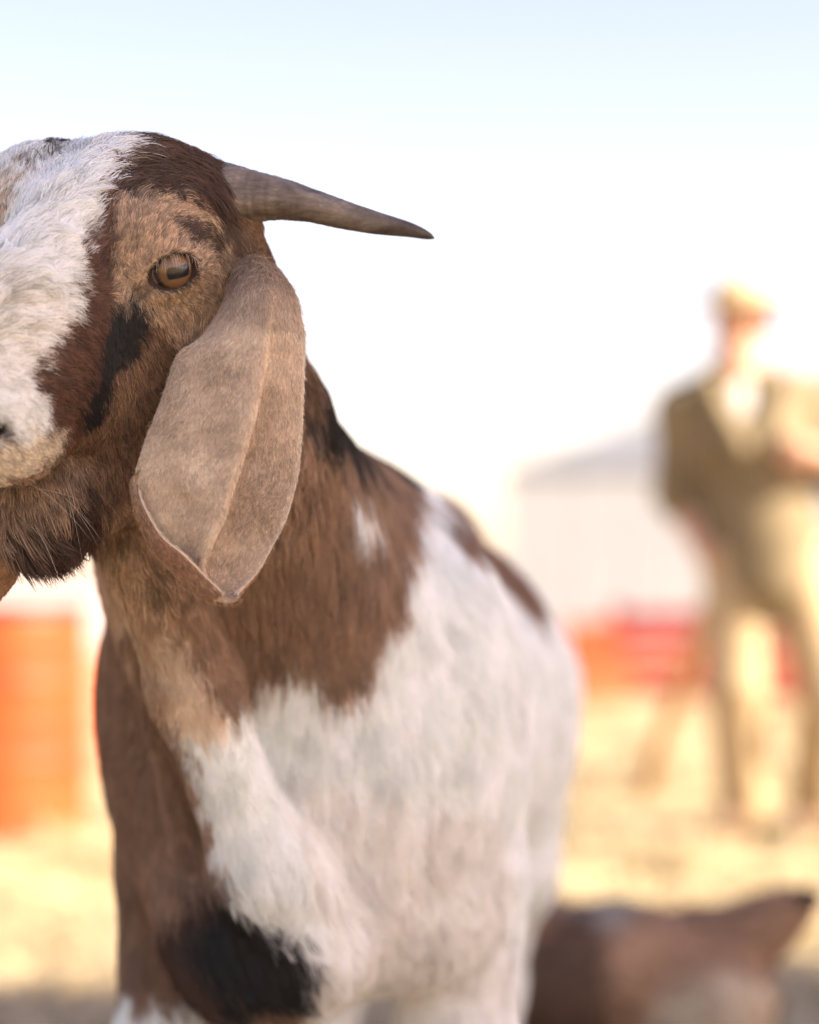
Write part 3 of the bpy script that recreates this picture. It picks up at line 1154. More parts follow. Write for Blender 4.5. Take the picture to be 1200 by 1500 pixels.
    for k in t:
        c = stA + (stB - stA) * k + A * .006 * math.sin(k * 7) + Bn * .005 * math.sin(k * 11)
        rr = .031 + .003 * math.sin(k * 23) - .004 * (1 - k)
        if k == 0 or k == 1:
            rr *= .6
        V.append(c + np.cos(th)[:, None] * A * rr + np.sin(th)[:, None] * Bn * rr)
    i = np.arange(40 * n).reshape(40, n)
    F = np.stack([i[:-1], np.roll(i[:-1], -1, 1), np.roll(i[1:], -1, 1), i[1:]], -1).reshape(-1, 4)
    V = np.concatenate(V)
    bm = bmesh.new()
    bm.from_mesh(mesh_from('staff', V, F))
    bmesh.ops.holes_fill(bm, edges=[e for e in bm.edges if e.is_boundary], sides=0)
    me = bpy.data.meshes.new('staff')
    bm.to_mesh(me)
    bm.free()
    tag(link('staff', me, noisy('staff_wood', [(.3, (.36, .20, .085)), (.7, (.46, .28, .13))], 18, .7, .3)), 'long pale wooden staff held slanting in the hand of the person', 'staff')


# ------------------------------------------------------------------ the hen behind the goat
def build_hen():
    D = 3.55
    root = tag(empty('hen', (.36, D, 0)), 'brown hen standing behind the foreleg of the goat with its tail raised', 'hen')
    inv = Matrix.Translation((-.36, -D, 0))

    def p(px, py, dd=0.0):
        return at(px, py, D + dd)
    G = Field()
    G.ell((.335, D, .185), (.165, .105, .095), .05)                              # trunk
    G.ell((.275, D, .200), (.125, .098, .086), .05)
    G.ell((.425, D - .045, .140), (.100, .090, .090), .035)                         # fluff
    G.ell((.22, D, .165), (.075, .085, .085), .05)                               # breast
    G.chain([p(1050, 1395), p(1105, 1365), p(1146, 1338), p(1176, 1320)], [.070, .040, .024, .010], .04, squash=(np.array((0, 1.0, 0)), 1.3))   # tail
    G.chain([(.20, D, .22), (.165, D - .01, .285), (.150, D - .02, .335)], [.062, .040, .030], .04)    # neck
    G.ell((.140, D - .03, .350), (.032, .028, .028), .015)
    for s in (-1, 1):
        G.cone((.34, D + s * .055, .11), (.335, D + s * .055, .065), .040, .014, .02)
    V, F = G.mesh((.05, D - .25, .0), (.68, D + .25, .46), .007)
    me = mesh_from('hen_body', V, F)
    V, N = get_verts(me)
    coat = np.tile(np.array((.33, .195, .118)), (len(V), 1)) * (1 + .32 * fbm(V, 30, 71))[:, None]

    def blob(c, r, col):
        k = np.clip(1.3 - np.linalg.norm((V - np.array(c)) / np.array(r), axis=1), 0, .45)[:, None] / .45
        coat[:] = coat * (1 - k) + np.array(col) * k
    blob((.435, D - .12, .125), (.10, .09, .075), (.50, .39, .27))
    blob((.25, D - .02, .285), (.055, .10, .030), (.30, .25, .20))  # light on the back put into the colour as a greyish patch
    blob((.215, D - .07, .15), (.055, .10, .15), (.12, .068, .042))
    blob((.58, D, .30), (.035, .05, .03), (.04, .026, .02))
    coat = coat.clip(.01, .9)
    set_color(me, 'coat', coat)
    o = link('body', me, skin_material('hen_skin'), root)
    o.matrix_parent_inverse = inv
    # feathers: rows of rounded leaf shapes laid back over the body
    r = np.random.default_rng(8)
    Tt = get_tris(me)
    a, b, c = V[Tt[:, 0]], V[Tt[:, 1]], V[Tt[:, 2]]
    area = np.linalg.norm(np.cross(b - a, c - a), axis=1)
    n = 5200
    ti = np.searchsorted(np.cumsum(area), r.random(n) * area.sum()).clip(0, len(Tt) - 1)
    u = r.dirichlet((1, 1, 1), n)
    P = (V[Tt[ti]] * u[..., None]).sum(1)
    Nn = nrm((N[Tt[ti]] * u[..., None]).sum(1))
    Cc = coat[Tt[ti][:, 0]] * r.normal(1, .16, n).clip(.5, 1.5)[:, None]
    fl = np.tile(np.array((.92, 0, -.25)), (n, 1))
    fl[P[:, 0] > .48] = (.88, 0, .35)
    fl[(P[:, 0] < .21) & (P[:, 2] > .22)] = (.25, 0, -.95)
    fl = nrm(fl - (fl * Nn).sum(1, keepdims=True) * Nn + r.normal(0, .10, (n, 3)))
    sd = np.cross(Nn, fl)
    L = r.uniform(.020, .034, n) * np.where(P[:, 0] < .21, .7, 1)
    W = L * .27
    prof = [(0, .35, .0), (.35, 1.0, .10), (.75, .85, .12), (1.0, .12, .06)]
    VV = np.stack([P + fl * (L * t)[:, None] + sd * (s * W * w)[:, None] + Nn * (L * h + .001)[:, None] for t, w, h in prof for s in (-1, 1)], 1).reshape(-1, 3)
    i = np.arange(n)[:, None] * 8
    FF = np.concatenate([i + np.array([2 * k, 2 * k + 1, 2 * k + 3, 2 * k + 2]) for k in range(3)])
    fme = mesh_from('hen_plumage', VV, FF)
    set_color(fme, 'coat', np.repeat(Cc, 8, 0).clip(.01, .9))
    pl = link('plumage', fme, skin_material('hen_feather', .6), o)
    pl['kind'] = 'stuff'
    leg = noisy('hen_leg', [(.3, (.42, .27, .08)), (.7, (.55, .36, .12))], 40, .6)
    for s in (-1, 1):
        Lg = Field()
        k = np.array((.335, D + s * .055, .07))
        f = np.array((.330, D + s * .055, .010))
        Lg.cone(k, f, .009, .007, .004)
        for dx, dy in ((-.055, -.022), (-.062, 0), (-.055, .022), (.028, 0)):
            Lg.chain([f, f + np.array((dx * .55, dy * .8, .004)), f + np.array((dx, dy * 1.2, -.004))], [.007, .006, .003], .004)
        V2, F2 = Lg.mesh(f - .09, f + .09, .0035)
        q = link('leg', mesh_from('hen_leg', V2, F2), leg, root)
        q.matrix_parent_inverse = inv
    red = noisy('hen_comb', [(.3, (.40, .03, .02)), (.7, (.5, .05, .03))], 60, .5)
    Cm = Field()
    for k in range(4):
        Cm.cone((.118 + k * .014, D - .035 + k * .004, .370), (.114 + k * .015, D - .036 + k * .004, .388 + .005 * (k in (1, 2))), .0065, .004, .004)
    V2, F2 = Cm.mesh((.09, D - .08, .34), (.20, D + .03, .42), .003)
    q = link('comb', mesh_from('hen_comb', V2, F2), red, root)
    q.matrix_parent_inverse = inv
    Bk = Field()
    Bk.cone((.115, D - .042, .348), (.088, D - .054, .340), .010, .002, .004)
    V2, F2 = Bk.mesh((.06, D - .09, .31), (.15, D, .38), .003)
    q = link('beak', mesh_from('hen_beak', V2, F2), leg, root)
    q.matrix_parent_inverse = inv


build_ground()
build_straw()
build_shed()
build_low_wall()
build_sun_blocker()
build_barrel()
build_red_boards()
build_person()
build_hen()
PAL = [(0.895, 0.915, 0.89), (0.9, 0.885, 0.83), (0.52, 0.385, 0.27), (0.56, 0.42, 0.28), (0.155, 0.072, 0.044), (0.27, 0.165, 0.102), (0.092, 0.046, 0.03), (0.014, 0.013, 0.014), (0.385, 0.255, 0.17), (0.62, 0.46, 0.325), (0.35, 0.225, 0.152), (0.3, 0.185, 0.13), (0.36, 0.25, 0.175), (0.76, 0.67, 0.54), (0.09, 0.052, 0.036), (0.19, 0.118, 0.076), (0.8, 0.69, 0.56), (0.885, 0.87, 0.835)]
# markings of the coat: points on the skin (mm) and the colour there
MARKS = '''
-177,1542,1039,6; -171,1545,1039,6; -247,1551,1036,0; -239,1543,1033,0; -235,1543,1033,6; -230,1542,1033,6; -224,1547,1035,6; -221,1557,1037,0; 
-207,1537,1032,0; -202,1537,1033,0; -195,1525,1030,0; -190,1524,1030,0; -185,1524,1030,0; -180,1522,1030,6; -175,1525,1031,6; -170,1524,1030,6; 
-165,1528,1031,6; -160,1530,1031,6; -156,1545,1035,6; -255,1545,1029,0; -250,1540,1028,0; -245,1537,1028,0; -237,1533,1027,0; -232,1532,1027,6; 
-228,1531,1026,6; -222,1534,1028,0; -217,1533,1027,0; -212,1527,1025,0; -207,1524,1026,0; -199,1517,1024,0; -195,1516,1024,0; -189,1513,1023,0; 
-184,1512,1022,0; -179,1512,1022,6; -173,1515,1024,6; -169,1516,1024,6; -164,1518,1024,6; -160,1522,1026,6; -154,1527,1026,6; -149,1531,1026,6; 
-145,1537,1028,6; -139,1541,1027,6; -261,1544,1024,0; -254,1536,1023,0; -249,1530,1021,0; -243,1526,1020,0; -237,1524,1019,0; -232,1524,1020,0; 
-226,1524,1021,0; -220,1522,1020,0; -214,1513,1017,0; -208,1510,1018,0; -204,1507,1017,0; -197,1505,1017,0; -192,1505,1017,0; -187,1506,1017,0; 
-183,1504,1016,5; -177,1505,1016,6; -172,1507,1017,6; -168,1510,1018,6; -163,1512,1018,6; -158,1514,1018,6; -154,1519,1020,6; -148,1523,1019,6; 
-144,1527,1020,6; -139,1533,1022,6; -135,1537,1023,6; -130,1544,1024,6; -265,1540,1017,0; -260,1534,1016,0; -254,1529,1016,0; -247,1522,1014,0; 
-242,1520,1014,0; -235,1518,1014,0; -230,1514,1013,0; -225,1512,1012,0; -218,1504,1011,0; -212,1497,1009,0; -206,1496,1010,0; -203,1496,1010,0; 
-197,1495,1010,0; -192,1497,1011,0; -186,1496,1010,6; -182,1498,1010,6; -178,1499,1010,6; -173,1500,1010,6; -167,1502,1011,6; -163,1503,1010,6; 
-157,1508,1013,6; -152,1509,1012,6; -148,1514,1013,6; -143,1519,1013,6; -138,1527,1015,6; -134,1531,1016,6; -130,1535,1017,6; -125,1540,1017,6; 
-264,1535,1011,0; -258,1527,1010,0; -251,1521,1009,0; -246,1518,1009,0; -241,1514,1007,0; -235,1510,1007,0; -228,1503,1005,0; -222,1494,1004,0; 
-217,1492,1004,0; -211,1489,1004,0; -206,1488,1004,0; -201,1488,1004,0; -196,1488,1004,0; -191,1489,1004,0; -186,1490,1003,6; -181,1491,1004,6; 
-177,1493,1005,6; -172,1494,1005,6; -166,1493,1004,6; -161,1494,1005,6; -156,1496,1005,6; -151,1499,1006,6; -146,1501,1005,6; -143,1510,1008,6; 
-138,1519,1009,6; -134,1526,1011,6; -129,1530,1011,6; -124,1536,1011,6; -119,1543,1012,6; -114,1552,1014,5; -263,1530,1006,0; -257,1523,1005,0; 
-251,1516,1003,0; -245,1512,1003,0; -239,1508,1003,0; -233,1499,1000,0; -226,1492,999,0; -221,1486,998,0; -216,1485,998,0; -210,1482,998,0; 
-206,1481,997,0; -200,1482,998,0; -195,1482,997,0; -191,1483,997,0; -185,1484,997,5; -181,1485,998,6; -176,1486,998,6; -171,1485,997,6; 
-165,1486,998,6; -161,1485,997,6; -155,1487,998,6; -151,1488,998,6; -146,1494,1000,6; -141,1497,1000,6; -137,1508,1002,6; -133,1519,1004,6; 
-128,1527,1005,6; -123,1533,1005,6; -119,1539,1007,6; -114,1546,1009,5; -110,1550,1008,5; -262,1525,999,0; -257,1518,998,0; -251,1512,997,0; 
-245,1508,997,0; -238,1500,996,0; -232,1491,994,0; -225,1483,993,0; -220,1481,993,0; -214,1478,992,0; -209,1477,991,0; -204,1478,992,0; 
-199,1477,991,0; -195,1478,992,0; -190,1479,991,4; -185,1480,991,4; -179,1481,993,6; -174,1481,993,6; -170,1480,992,2; -165,1480,992,2; 
-160,1481,992,2; -154,1481,992,2; -151,1484,994,2; -145,1488,994,6; -141,1492,995,6; -137,1498,996,6; -132,1507,996,6; -128,1520,998,6; 
-123,1528,1000,6; -119,1534,1000,6; -114,1541,1003,5; -110,1545,1002,5; -105,1557,1005,5; -263,1525,993,0; -255,1513,992,0; -251,1510,992,0; 
-243,1501,990,0; -237,1489,988,0; -231,1483,987,0; -225,1479,987,0; -219,1475,986,0; -213,1475,987,0; -209,1474,987,0; -204,1474,987,0; 
-200,1474,986,0; -194,1475,987,0; -190,1476,986,4; -184,1476,986,4; -180,1477,987,2; -175,1476,986,2; -170,1476,987,2; -164,1476,986,2; 
-159,1477,987,2; -154,1478,987,2; -149,1480,987,2; -144,1483,987,2; -140,1487,988,2; -135,1494,990,2; -132,1500,991,6; -127,1514,993,6; 
-123,1523,994,6; -119,1529,994,6; -114,1537,997,5; -109,1542,997,5; -104,1550,998,5; -263,1522,989,0; -255,1512,986,0; -249,1504,985,0; 
-242,1492,984,0; -234,1479,982,0; -229,1475,981,0; -223,1472,981,0; -219,1471,981,0; -213,1470,980,0; -208,1471,981,0; -204,1470,980,0; 
-199,1472,981,0; -194,1473,981,0; -190,1474,981,4; -184,1474,981,4; -180,1474,982,2; -173,1473,981,2; -169,1473,980,2; -165,1473,981,2; 
-158,1474,981,2; -155,1475,981,2; -149,1478,981,2; -144,1481,982,2; -140,1485,983,2; -135,1491,983,2; -131,1498,984,2; -126,1510,987,2; 
-123,1517,987,6; -118,1527,989,6; -114,1534,991,5; -108,1540,991,5; -104,1548,993,5; -261,1518,982,0; -255,1511,981,0; -249,1502,981,0; 
-240,1478,977,0; -233,1470,975,0; -229,1468,975,0; -222,1466,975,0; -218,1466,975,0; -213,1466,974,0; -207,1467,975,0; -203,1468,974,0; 
-198,1470,976,0; -194,1471,975,0; -189,1472,975,4; -184,1472,976,4; -179,1472,976,2; -174,1472,976,2; -170,1472,976,2; -164,1472,975,2; 
-159,1473,976,2; -153,1474,977,2; -149,1476,976,2; -144,1479,977,14; -140,1484,978,14; -135,1489,978,14; -130,1497,979,14; -127,1504,981,2; 
-122,1517,983,2; -119,1522,984,6; -113,1530,984,15; -109,1536,985,5; -103,1545,988,5; -99,1559,988,5; -261,1517,977,0; -255,1509,977,0; 
-244,1476,971,0; -238,1467,970,0; -232,1464,970,0; -227,1463,970,0; -222,1461,969,0; -218,1462,969,0; -212,1463,969,0; -207,1465,970,0; 
-203,1466,969,0; -198,1468,971,0; -193,1470,971,4; -189,1471,971,4; -183,1471,970,4; -178,1471,970,2; -174,1471,971,2; -169,1471,970,2; 
-163,1471,971,2; -159,1472,970,2; -154,1473,972,2; -150,1475,971,2; -144,1478,971,2; -140,1483,972,14; -136,1487,973,14; -131,1495,974,14; 
-127,1504,976,14; -122,1513,977,14; -118,1520,978,15; -114,1526,978,15; -108,1534,980,15; -104,1540,981,5; -99,1556,983,5; -262,1518,972,0; 
-248,1470,966,0; -243,1465,966,0; -237,1458,964,0; -232,1458,964,0; -226,1456,963,0; -222,1457,963,0; -217,1459,965,0; -212,1460,965,0; 
-208,1461,964,0; -202,1464,965,0; -199,1466,964,0; -194,1468,966,4; -189,1470,966,4; -184,1471,966,4; -179,1471,965,2; -173,1470,966,2; 
-168,1470,966,2; -164,1471,966,2; -158,1472,966,2; -153,1473,966,2; -149,1475,966,2; -144,1478,967,2; -139,1481,967,2; -135,1487,968,14; 
-131,1495,969,14; -126,1506,971,14; -122,1513,973,14; -118,1520,973,2; -113,1525,974,15; -108,1532,975,15; -104,1538,975,15; -99,1552,978,5; 
-252,1468,961,0; -245,1456,958,0; -241,1452,957,0; -236,1451,957,0; -231,1452,958,0; -226,1452,958,0; -221,1453,958,0; -216,1455,958,0; 
-212,1456,958,0; -206,1459,959,0; -203,1462,959,0; -197,1465,960,0; -193,1468,960,4; -189,1469,960,4; -184,1470,960,4; -179,1471,961,2; 
-174,1471,960,2; -169,1470,961,2; -164,1471,961,2; -159,1471,961,2; -154,1472,960,2; -148,1474,961,2; -144,1477,961,2; -140,1479,961,2; 
-135,1483,962,2; -131,1494,965,2; -126,1506,965,2; -123,1513,966,14; -118,1519,967,2; -112,1526,968,15; -109,1530,969,15; -104,1537,970,15; 
-98,1551,972,5; -95,1570,975,5; -250,1452,952,0; -245,1448,952,0; -240,1447,953,0; -234,1446,952,0; -229,1447,952,0; -225,1448,952,0; -220,1450,952,0; 
-216,1451,953,0; -211,1454,953,0; -206,1457,953,0; -203,1460,954,0; -198,1463,955,4; -194,1466,956,4; -188,1469,955,4; -183,1471,956,4; 
-179,1471,955,2; -173,1471,955,2; -170,1471,956,2; -163,1471,955,2; -158,1471,956,2; -154,1472,957,2; -149,1477,956,2; -144,1482,957,2; 
-140,1482,958,2; -135,1485,957,2; -130,1490,959,2; -127,1507,961,2; -122,1513,961,2; -117,1520,962,2; -113,1525,963,2; -108,1530,964,15; 
-104,1536,964,15; -99,1546,966,15; -95,1563,968,15; -249,1445,947,0; -244,1443,947,0; -239,1442,947,0; -234,1442,947,0; -230,1443,946,0; 
-225,1445,948,0; -220,1446,947,0; -215,1449,948,0; -210,1452,948,0; -207,1455,949,0; -202,1459,949,0; -198,1462,950,4; -194,1466,950,4; 
-189,1469,950,4; -184,1471,951,4; -179,1471,950,2; -174,1472,951,2; -169,1471,951,2; -163,1471,951,2; -158,1471,951,2; -154,1479,952,2; 
-150,1485,952,2; -146,1488,953,2; -141,1489,954,2; -136,1489,954,2; -130,1490,953,2; -127,1508,955,2; -123,1514,956,2; -118,1520,957,2; 
-114,1524,957,2; -109,1530,959,15; -104,1536,959,15; -99,1548,961,15; -94,1562,964,15; -91,1574,964,15; -248,1438,941,0; -243,1438,941,0; 
-238,1438,941,0; -234,1439,941,0; -229,1441,942,0; -225,1442,942,0; -219,1445,942,0; -215,1447,942,0; -211,1450,943,0; -206,1454,943,0; 
-202,1457,943,0; -197,1462,944,4; -193,1466,945,4; -189,1468,945,4; -184,1471,946,4; -179,1472,947,2; -174,1473,945,2; -169,1472,945,2; 
-163,1471,946,2; -159,1473,947,2; -155,1483,947,2; -150,1488,948,2; -146,1489,948,2; -141,1491,949,2; -136,1491,948,2; -130,1496,949,2; 
-128,1509,950,2; -123,1516,951,2; -118,1520,953,2; -112,1527,953,15; -109,1530,954,15; -103,1540,954,15; -99,1549,955,15; -94,1561,957,15; 
-90,1577,960,15; -247,1434,935,1; -243,1434,935,1; -237,1435,936,1; -233,1436,935,1; -228,1438,936,0; -224,1440,937,0; -220,1442,936,0; 
-215,1445,938,0; -210,1449,938,0; -206,1453,938,0; -201,1456,938,4; -197,1460,939,4; -192,1465,941,4; -189,1468,941,4; -184,1471,940,4; 
-179,1472,942,2; -174,1473,941,2; -169,1474,940,2; -164,1474,941,2; -160,1477,942,2; -155,1483,942,2; -151,1486,942,2; -145,1489,943,2; 
-140,1490,944,2; -136,1491,943,2; -132,1503,946,2; -128,1511,946,2; -123,1517,947,2; -118,1522,947,2; -113,1528,948,15; -108,1534,948,15; 
-103,1541,951,15; -99,1551,950,15; -94,1562,953,15; -90,1574,954,15; -246,1432,931,1; -243,1432,931,1; -237,1433,932,1; -233,1434,932,1; 
-229,1436,931,1; -224,1438,931,1; -219,1442,932,0; -214,1445,933,0; -210,1448,934,0; -206,1451,933,0; -202,1455,933,4; -198,1459,934,4; 
-193,1463,935,4; -189,1467,936,4; -184,1471,936,5; -179,1473,936,2; -175,1474,937,2; -169,1476,937,2; -164,1478,937,2; -160,1479,938,2; 
-156,1480,938,2; -150,1483,937,2; -144,1486,938,2; -140,1488,938,2; -137,1493,939,2; -132,1508,940,3; -127,1515,941,2; -123,1519,942,2; 
-118,1524,942,2; -113,1530,943,15; -108,1536,944,15; -104,1544,944,15; -99,1554,946,15; -94,1563,947,15; -90,1577,950,15; -246,1429,926,1; 
-242,1430,925,1; -237,1431,925,1; -233,1432,926,1; -227,1435,927,1; -224,1437,927,1; -219,1440,927,1; -214,1444,928,0; -211,1446,928,0; 
-205,1451,928,4; -202,1454,928,4; -196,1459,929,4; -193,1462,929,4; -188,1467,931,4; -183,1471,931,5; -179,1473,931,5; -175,1475,931,2; 
-169,1478,932,7; -164,1480,933,2; -160,1481,931,2; -155,1483,932,2; -150,1485,933,3; -146,1488,933,3; -142,1496,933,3; -136,1504,934,3; 
-133,1509,935,3; -128,1515,936,2; -123,1521,938,2; -118,1526,937,2; -113,1532,938,15; -109,1538,939,15; -104,1547,940,15; -99,1556,942,15; 
-95,1563,942,15; -91,1578,944,15; -246,1428,921,1; -241,1429,920,1; -237,1430,922,1; -233,1432,921,1; -227,1435,922,1; -224,1436,922,1; 
-219,1440,923,1; -215,1442,923,0; -210,1446,923,0; -205,1450,924,0; -202,1453,924,4; -196,1458,925,4; -192,1462,925,4; -188,1466,925,4; 
-184,1469,926,5; -179,1473,926,7; -175,1476,927,7; -169,1479,927,7; -164,1482,926,7; -161,1485,927,2; -156,1486,928,2; -151,1491,928,2; 
-146,1495,929,2; -141,1501,929,3; -138,1505,930,3; -132,1513,931,3; -127,1519,931,2; -124,1523,932,2; -119,1528,933,2; -114,1533,934,15; 
-109,1541,935,15; -104,1550,935,15; -99,1559,936,15; -95,1569,937,15; -91,1591,940,15; -245,1427,915,1; -241,1428,916,1; -237,1429,916,1; 
-232,1431,916,1; -228,1433,917,1; -224,1436,917,1; -218,1439,917,1; -215,1442,917,1; -210,1445,918,0; -206,1448,918,0; -201,1452,918,4; 
-197,1456,918,4; -193,1461,920,4; -188,1465,919,4; -183,1470,920,7; -179,1473,922,7; -175,1476,921,7; -169,1481,922,7; -166,1483,922,7; 
-160,1487,923,2; -155,1491,923,2; -151,1495,923,2; -146,1499,924,2; -142,1503,924,2; -138,1508,925,2; -133,1516,925,2; -128,1520,927,2; 
-123,1527,928,2; -119,1531,928,5; -115,1537,928,15; -109,1545,930,15; -105,1552,931,15; -100,1561,931,15; -96,1570,933,15; -91,1593,935,15; 
-246,1426,911,1; -242,1427,910,1; -237,1429,912,1; -233,1431,911,1; -228,1433,912,1; -223,1436,912,1; -218,1439,913,1; -214,1442,913,1; 
-210,1444,913,5; -205,1448,913,4; -200,1453,915,4; -197,1456,914,4; -193,1460,915,4; -188,1464,915,4; -184,1468,916,7; -179,1473,916,7; 
-174,1477,916,7; -170,1481,916,7; -165,1485,917,7; -161,1488,918,5; -157,1492,918,5; -151,1497,920,2; -147,1501,919,2; -142,1507,919,2; 
-138,1511,921,2; -133,1518,920,2; -129,1523,921,2; -124,1528,922,2; -118,1535,923,5; -114,1541,923,15; -109,1549,924,15; -104,1557,925,15; 
-100,1564,927,15; -95,1576,928,15; -91,1596,929,15; -246,1426,906,1; -240,1427,906,1; -236,1429,906,1; -233,1430,906,1; -227,1433,906,1; 
-224,1435,907,1; -219,1438,907,1; -214,1441,908,4; -209,1444,908,4; -206,1447,909,4; -201,1452,909,4; -197,1455,909,4; -192,1460,909,4; 
-188,1464,909,4; -184,1468,911,7; -180,1472,911,7; -174,1478,912,7; -170,1482,912,7; -165,1487,912,5; -161,1490,913,5; -155,1496,914,5; 
-152,1499,913,2; -147,1504,915,2; -142,1510,915,2; -138,1515,916,2; -134,1520,916,2; -128,1527,917,2; -123,1532,918,5; -119,1536,919,5; 
-113,1545,920,15; -110,1551,919,15; -104,1560,920,15; -100,1568,921,15; -96,1579,922,15; -92,1592,924,15; -88,1622,927,15; -246,1425,900,1; 
-241,1427,902,1; -236,1429,902,1; -232,1431,901,1; -227,1433,903,1; -222,1436,903,1; -218,1438,902,1; -213,1441,903,4; -210,1443,903,4; 
-205,1448,903,4; -201,1451,904,4; -196,1455,904,4; -192,1460,904,4; -188,1464,906,4; -184,1468,905,7; -179,1474,907,7; -174,1479,907,7; 
-170,1483,906,7; -166,1487,908,5; -162,1492,909,5; -157,1497,909,5; -152,1501,910,5; -147,1507,910,2; -142,1512,911,2; -138,1517,911,2; 
-133,1523,912,2; -129,1528,912,5; -124,1534,912,5; -119,1540,913,5; -114,1548,913,15; -110,1554,914,15; -105,1562,916,15; -100,1570,916,15; 
-96,1580,918,15; -91,1594,919,15; -87,1613,921,15; -246,1424,896,1; -241,1426,896,1; -236,1428,896,1; -232,1430,897,1; -228,1433,897,1; 
-223,1435,898,1; -219,1437,897,4; -213,1441,898,4; -209,1444,898,4; -206,1447,899,4; -201,1451,899,4; -196,1456,900,4; -192,1460,899,4; 
-188,1464,900,7; -184,1469,901,7; -179,1475,900,7; -174,1480,902,7; -170,1484,902,7; -166,1490,902,5; -161,1495,903,5; -157,1499,904,5; 
-151,1505,905,5; -147,1510,905,5; -143,1514,906,2; -139,1519,906,5; -133,1526,906,5; -129,1530,907,5; -124,1536,908,5; -120,1542,908,5; 
-115,1550,908,15; -111,1555,909,15; -105,1564,911,15; -101,1571,912,15; -95,1583,913,15; -92,1592,913,15; -86,1609,914,15; -82,1631,918,15; 
-245,1423,891,1; -240,1425,892,1; -236,1427,892,1; -231,1430,891,1; -227,1432,892,1; -223,1435,893,1; -219,1437,893,4; -214,1441,893,4; 
-210,1444,893,4; -206,1447,894,4; -201,1451,895,4; -196,1456,894,4; -192,1460,895,4; -189,1464,895,7; -183,1470,897,7; -179,1475,896,7; 
-175,1480,896,7; -170,1486,897,5; -165,1492,897,5; -161,1496,899,5; -157,1501,899,5; -152,1506,899,5; -148,1512,899,5; -144,1516,900,5; 
-139,1522,901,5; -134,1526,902,5; -129,1532,902,5; -125,1537,903,5; -119,1546,902,5; -115,1551,904,15; -110,1558,905,15; -105,1565,905,15; 
-100,1574,906,15; -96,1582,907,15; -90,1595,908,15; -86,1605,909,15; -82,1622,912,15; -77,1645,912,15; -245,1421,886,1; -241,1423,886,1; 
-235,1426,887,1; -232,1428,887,1; -227,1432,887,1; -223,1434,888,4; -218,1438,888,4; -214,1441,888,4; -210,1444,887,4; -206,1448,888,4; 
-201,1452,889,4; -197,1456,890,4; -192,1461,890,4; -188,1466,891,7; -184,1471,891,7; -179,1477,891,7; -175,1482,892,5; -170,1487,892,5; 
-166,1493,893,5; -162,1497,894,5; -156,1504,893,5; -152,1509,895,5; -147,1515,895,5; -143,1519,896,5; -139,1524,895,5; -133,1530,896,5; 
-129,1535,897,5; -124,1541,898,5; -120,1546,897,5; -115,1553,898,5; -110,1559,900,15; -105,1566,901,15; -101,1574,900,15; -95,1583,901,15; 
-91,1591,902,15; -86,1604,903,15; -81,1617,904,15; -77,1633,906,15; -245,1419,882,1; -241,1421,881,1; -236,1423,881,1; -232,1427,882,1; 
-227,1431,883,1; -223,1433,882,4; -218,1437,883,4; -215,1441,883,4; -210,1445,883,4; -206,1449,883,4; -202,1452,884,4; -197,1457,885,4; 
-193,1462,885,7; -189,1467,885,7; -185,1472,886,7; -179,1478,887,5; -175,1484,887,5; -171,1489,887,5; -166,1495,888,5; -162,1499,888,5; 
-158,1505,888,5; -153,1510,890,5; -149,1516,890,5; -143,1522,891,5; -139,1526,891,5; -133,1532,891,5; -130,1536,892,5; -124,1543,892,5; 
-119,1549,892,5; -115,1555,893,5; -110,1560,895,5; -105,1568,895,5; -100,1576,896,15; -95,1584,896,15; -90,1593,897,15; -86,1602,898,15; 
-82,1612,899,15; -76,1629,901,15; -72,1653,902,15; -244,1418,876,1; -240,1419,876,1; -235,1422,876,1; -232,1425,877,1; -227,1428,877,1; 
-222,1433,878,4; -219,1437,878,4; -214,1441,878,4; -210,1445,878,4; -206,1450,879,4; -201,1455,879,4; -196,1459,881,4; -192,1464,880,7; 
-188,1469,881,7; -184,1474,882,7; -179,1480,882,5; -175,1486,883,5; -171,1490,883,5; -166,1497,882,5; -162,1502,883,5; -158,1506,885,5; 
-153,1513,885,5; -149,1517,885,5; -143,1524,886,5; -139,1529,886,5; -135,1533,887,5; -130,1538,887,5; -125,1544,887,5; -120,1551,887,5; 
-115,1557,889,5; -110,1563,888,5; -106,1568,889,5; -100,1577,890,5; -95,1584,891,15; -90,1593,891,15; -86,1601,893,15; -82,1610,893,15; 
-76,1626,894,15; -72,1641,896,15; -245,1416,872,1; -239,1418,871,1; -235,1421,871,0; -231,1423,871,0; -227,1427,873,0; -223,1431,872,4; 
-218,1437,873,4; -215,1441,873,4; -210,1447,873,4; -206,1451,875,4; -202,1455,875,4; -197,1461,875,7; -193,1465,876,7; -188,1471,876,7; 
-184,1476,877,5; -180,1481,877,5; -175,1488,877,5; -172,1492,878,5; -167,1497,879,5; -163,1503,878,5; -157,1510,880,5; -245,1415,866,0; 
-240,1417,867,0; -234,1420,867,0; -231,1422,866,0; -226,1426,867,0; -222,1431,868,0; -218,1437,869,4; -215,1441,869,4; -210,1449,868,4; 
-207,1452,870,4; -202,1457,870,4; -197,1463,871,7; -193,1467,871,7; -190,1472,871,7; -185,1478,871,5; -180,1485,872,5; -176,1489,873,5; 
-172,1494,873,5; -167,1501,873,5; -163,1505,875,5; -159,1511,875,5; -244,1414,862,0; -239,1417,861,0; -235,1419,861,0; -230,1422,863,0; 
-226,1426,863,0; -222,1430,863,0; -219,1436,864,0; -215,1442,863,4; -210,1450,864,4; -207,1454,864,4; -203,1460,865,4; -198,1465,866,7; 
-194,1470,866,7; -190,1475,866,7; -184,1482,868,5; -180,1488,867,5; -177,1492,867,5; -172,1498,869,5; -167,1504,868,5; -162,1510,868,5; 
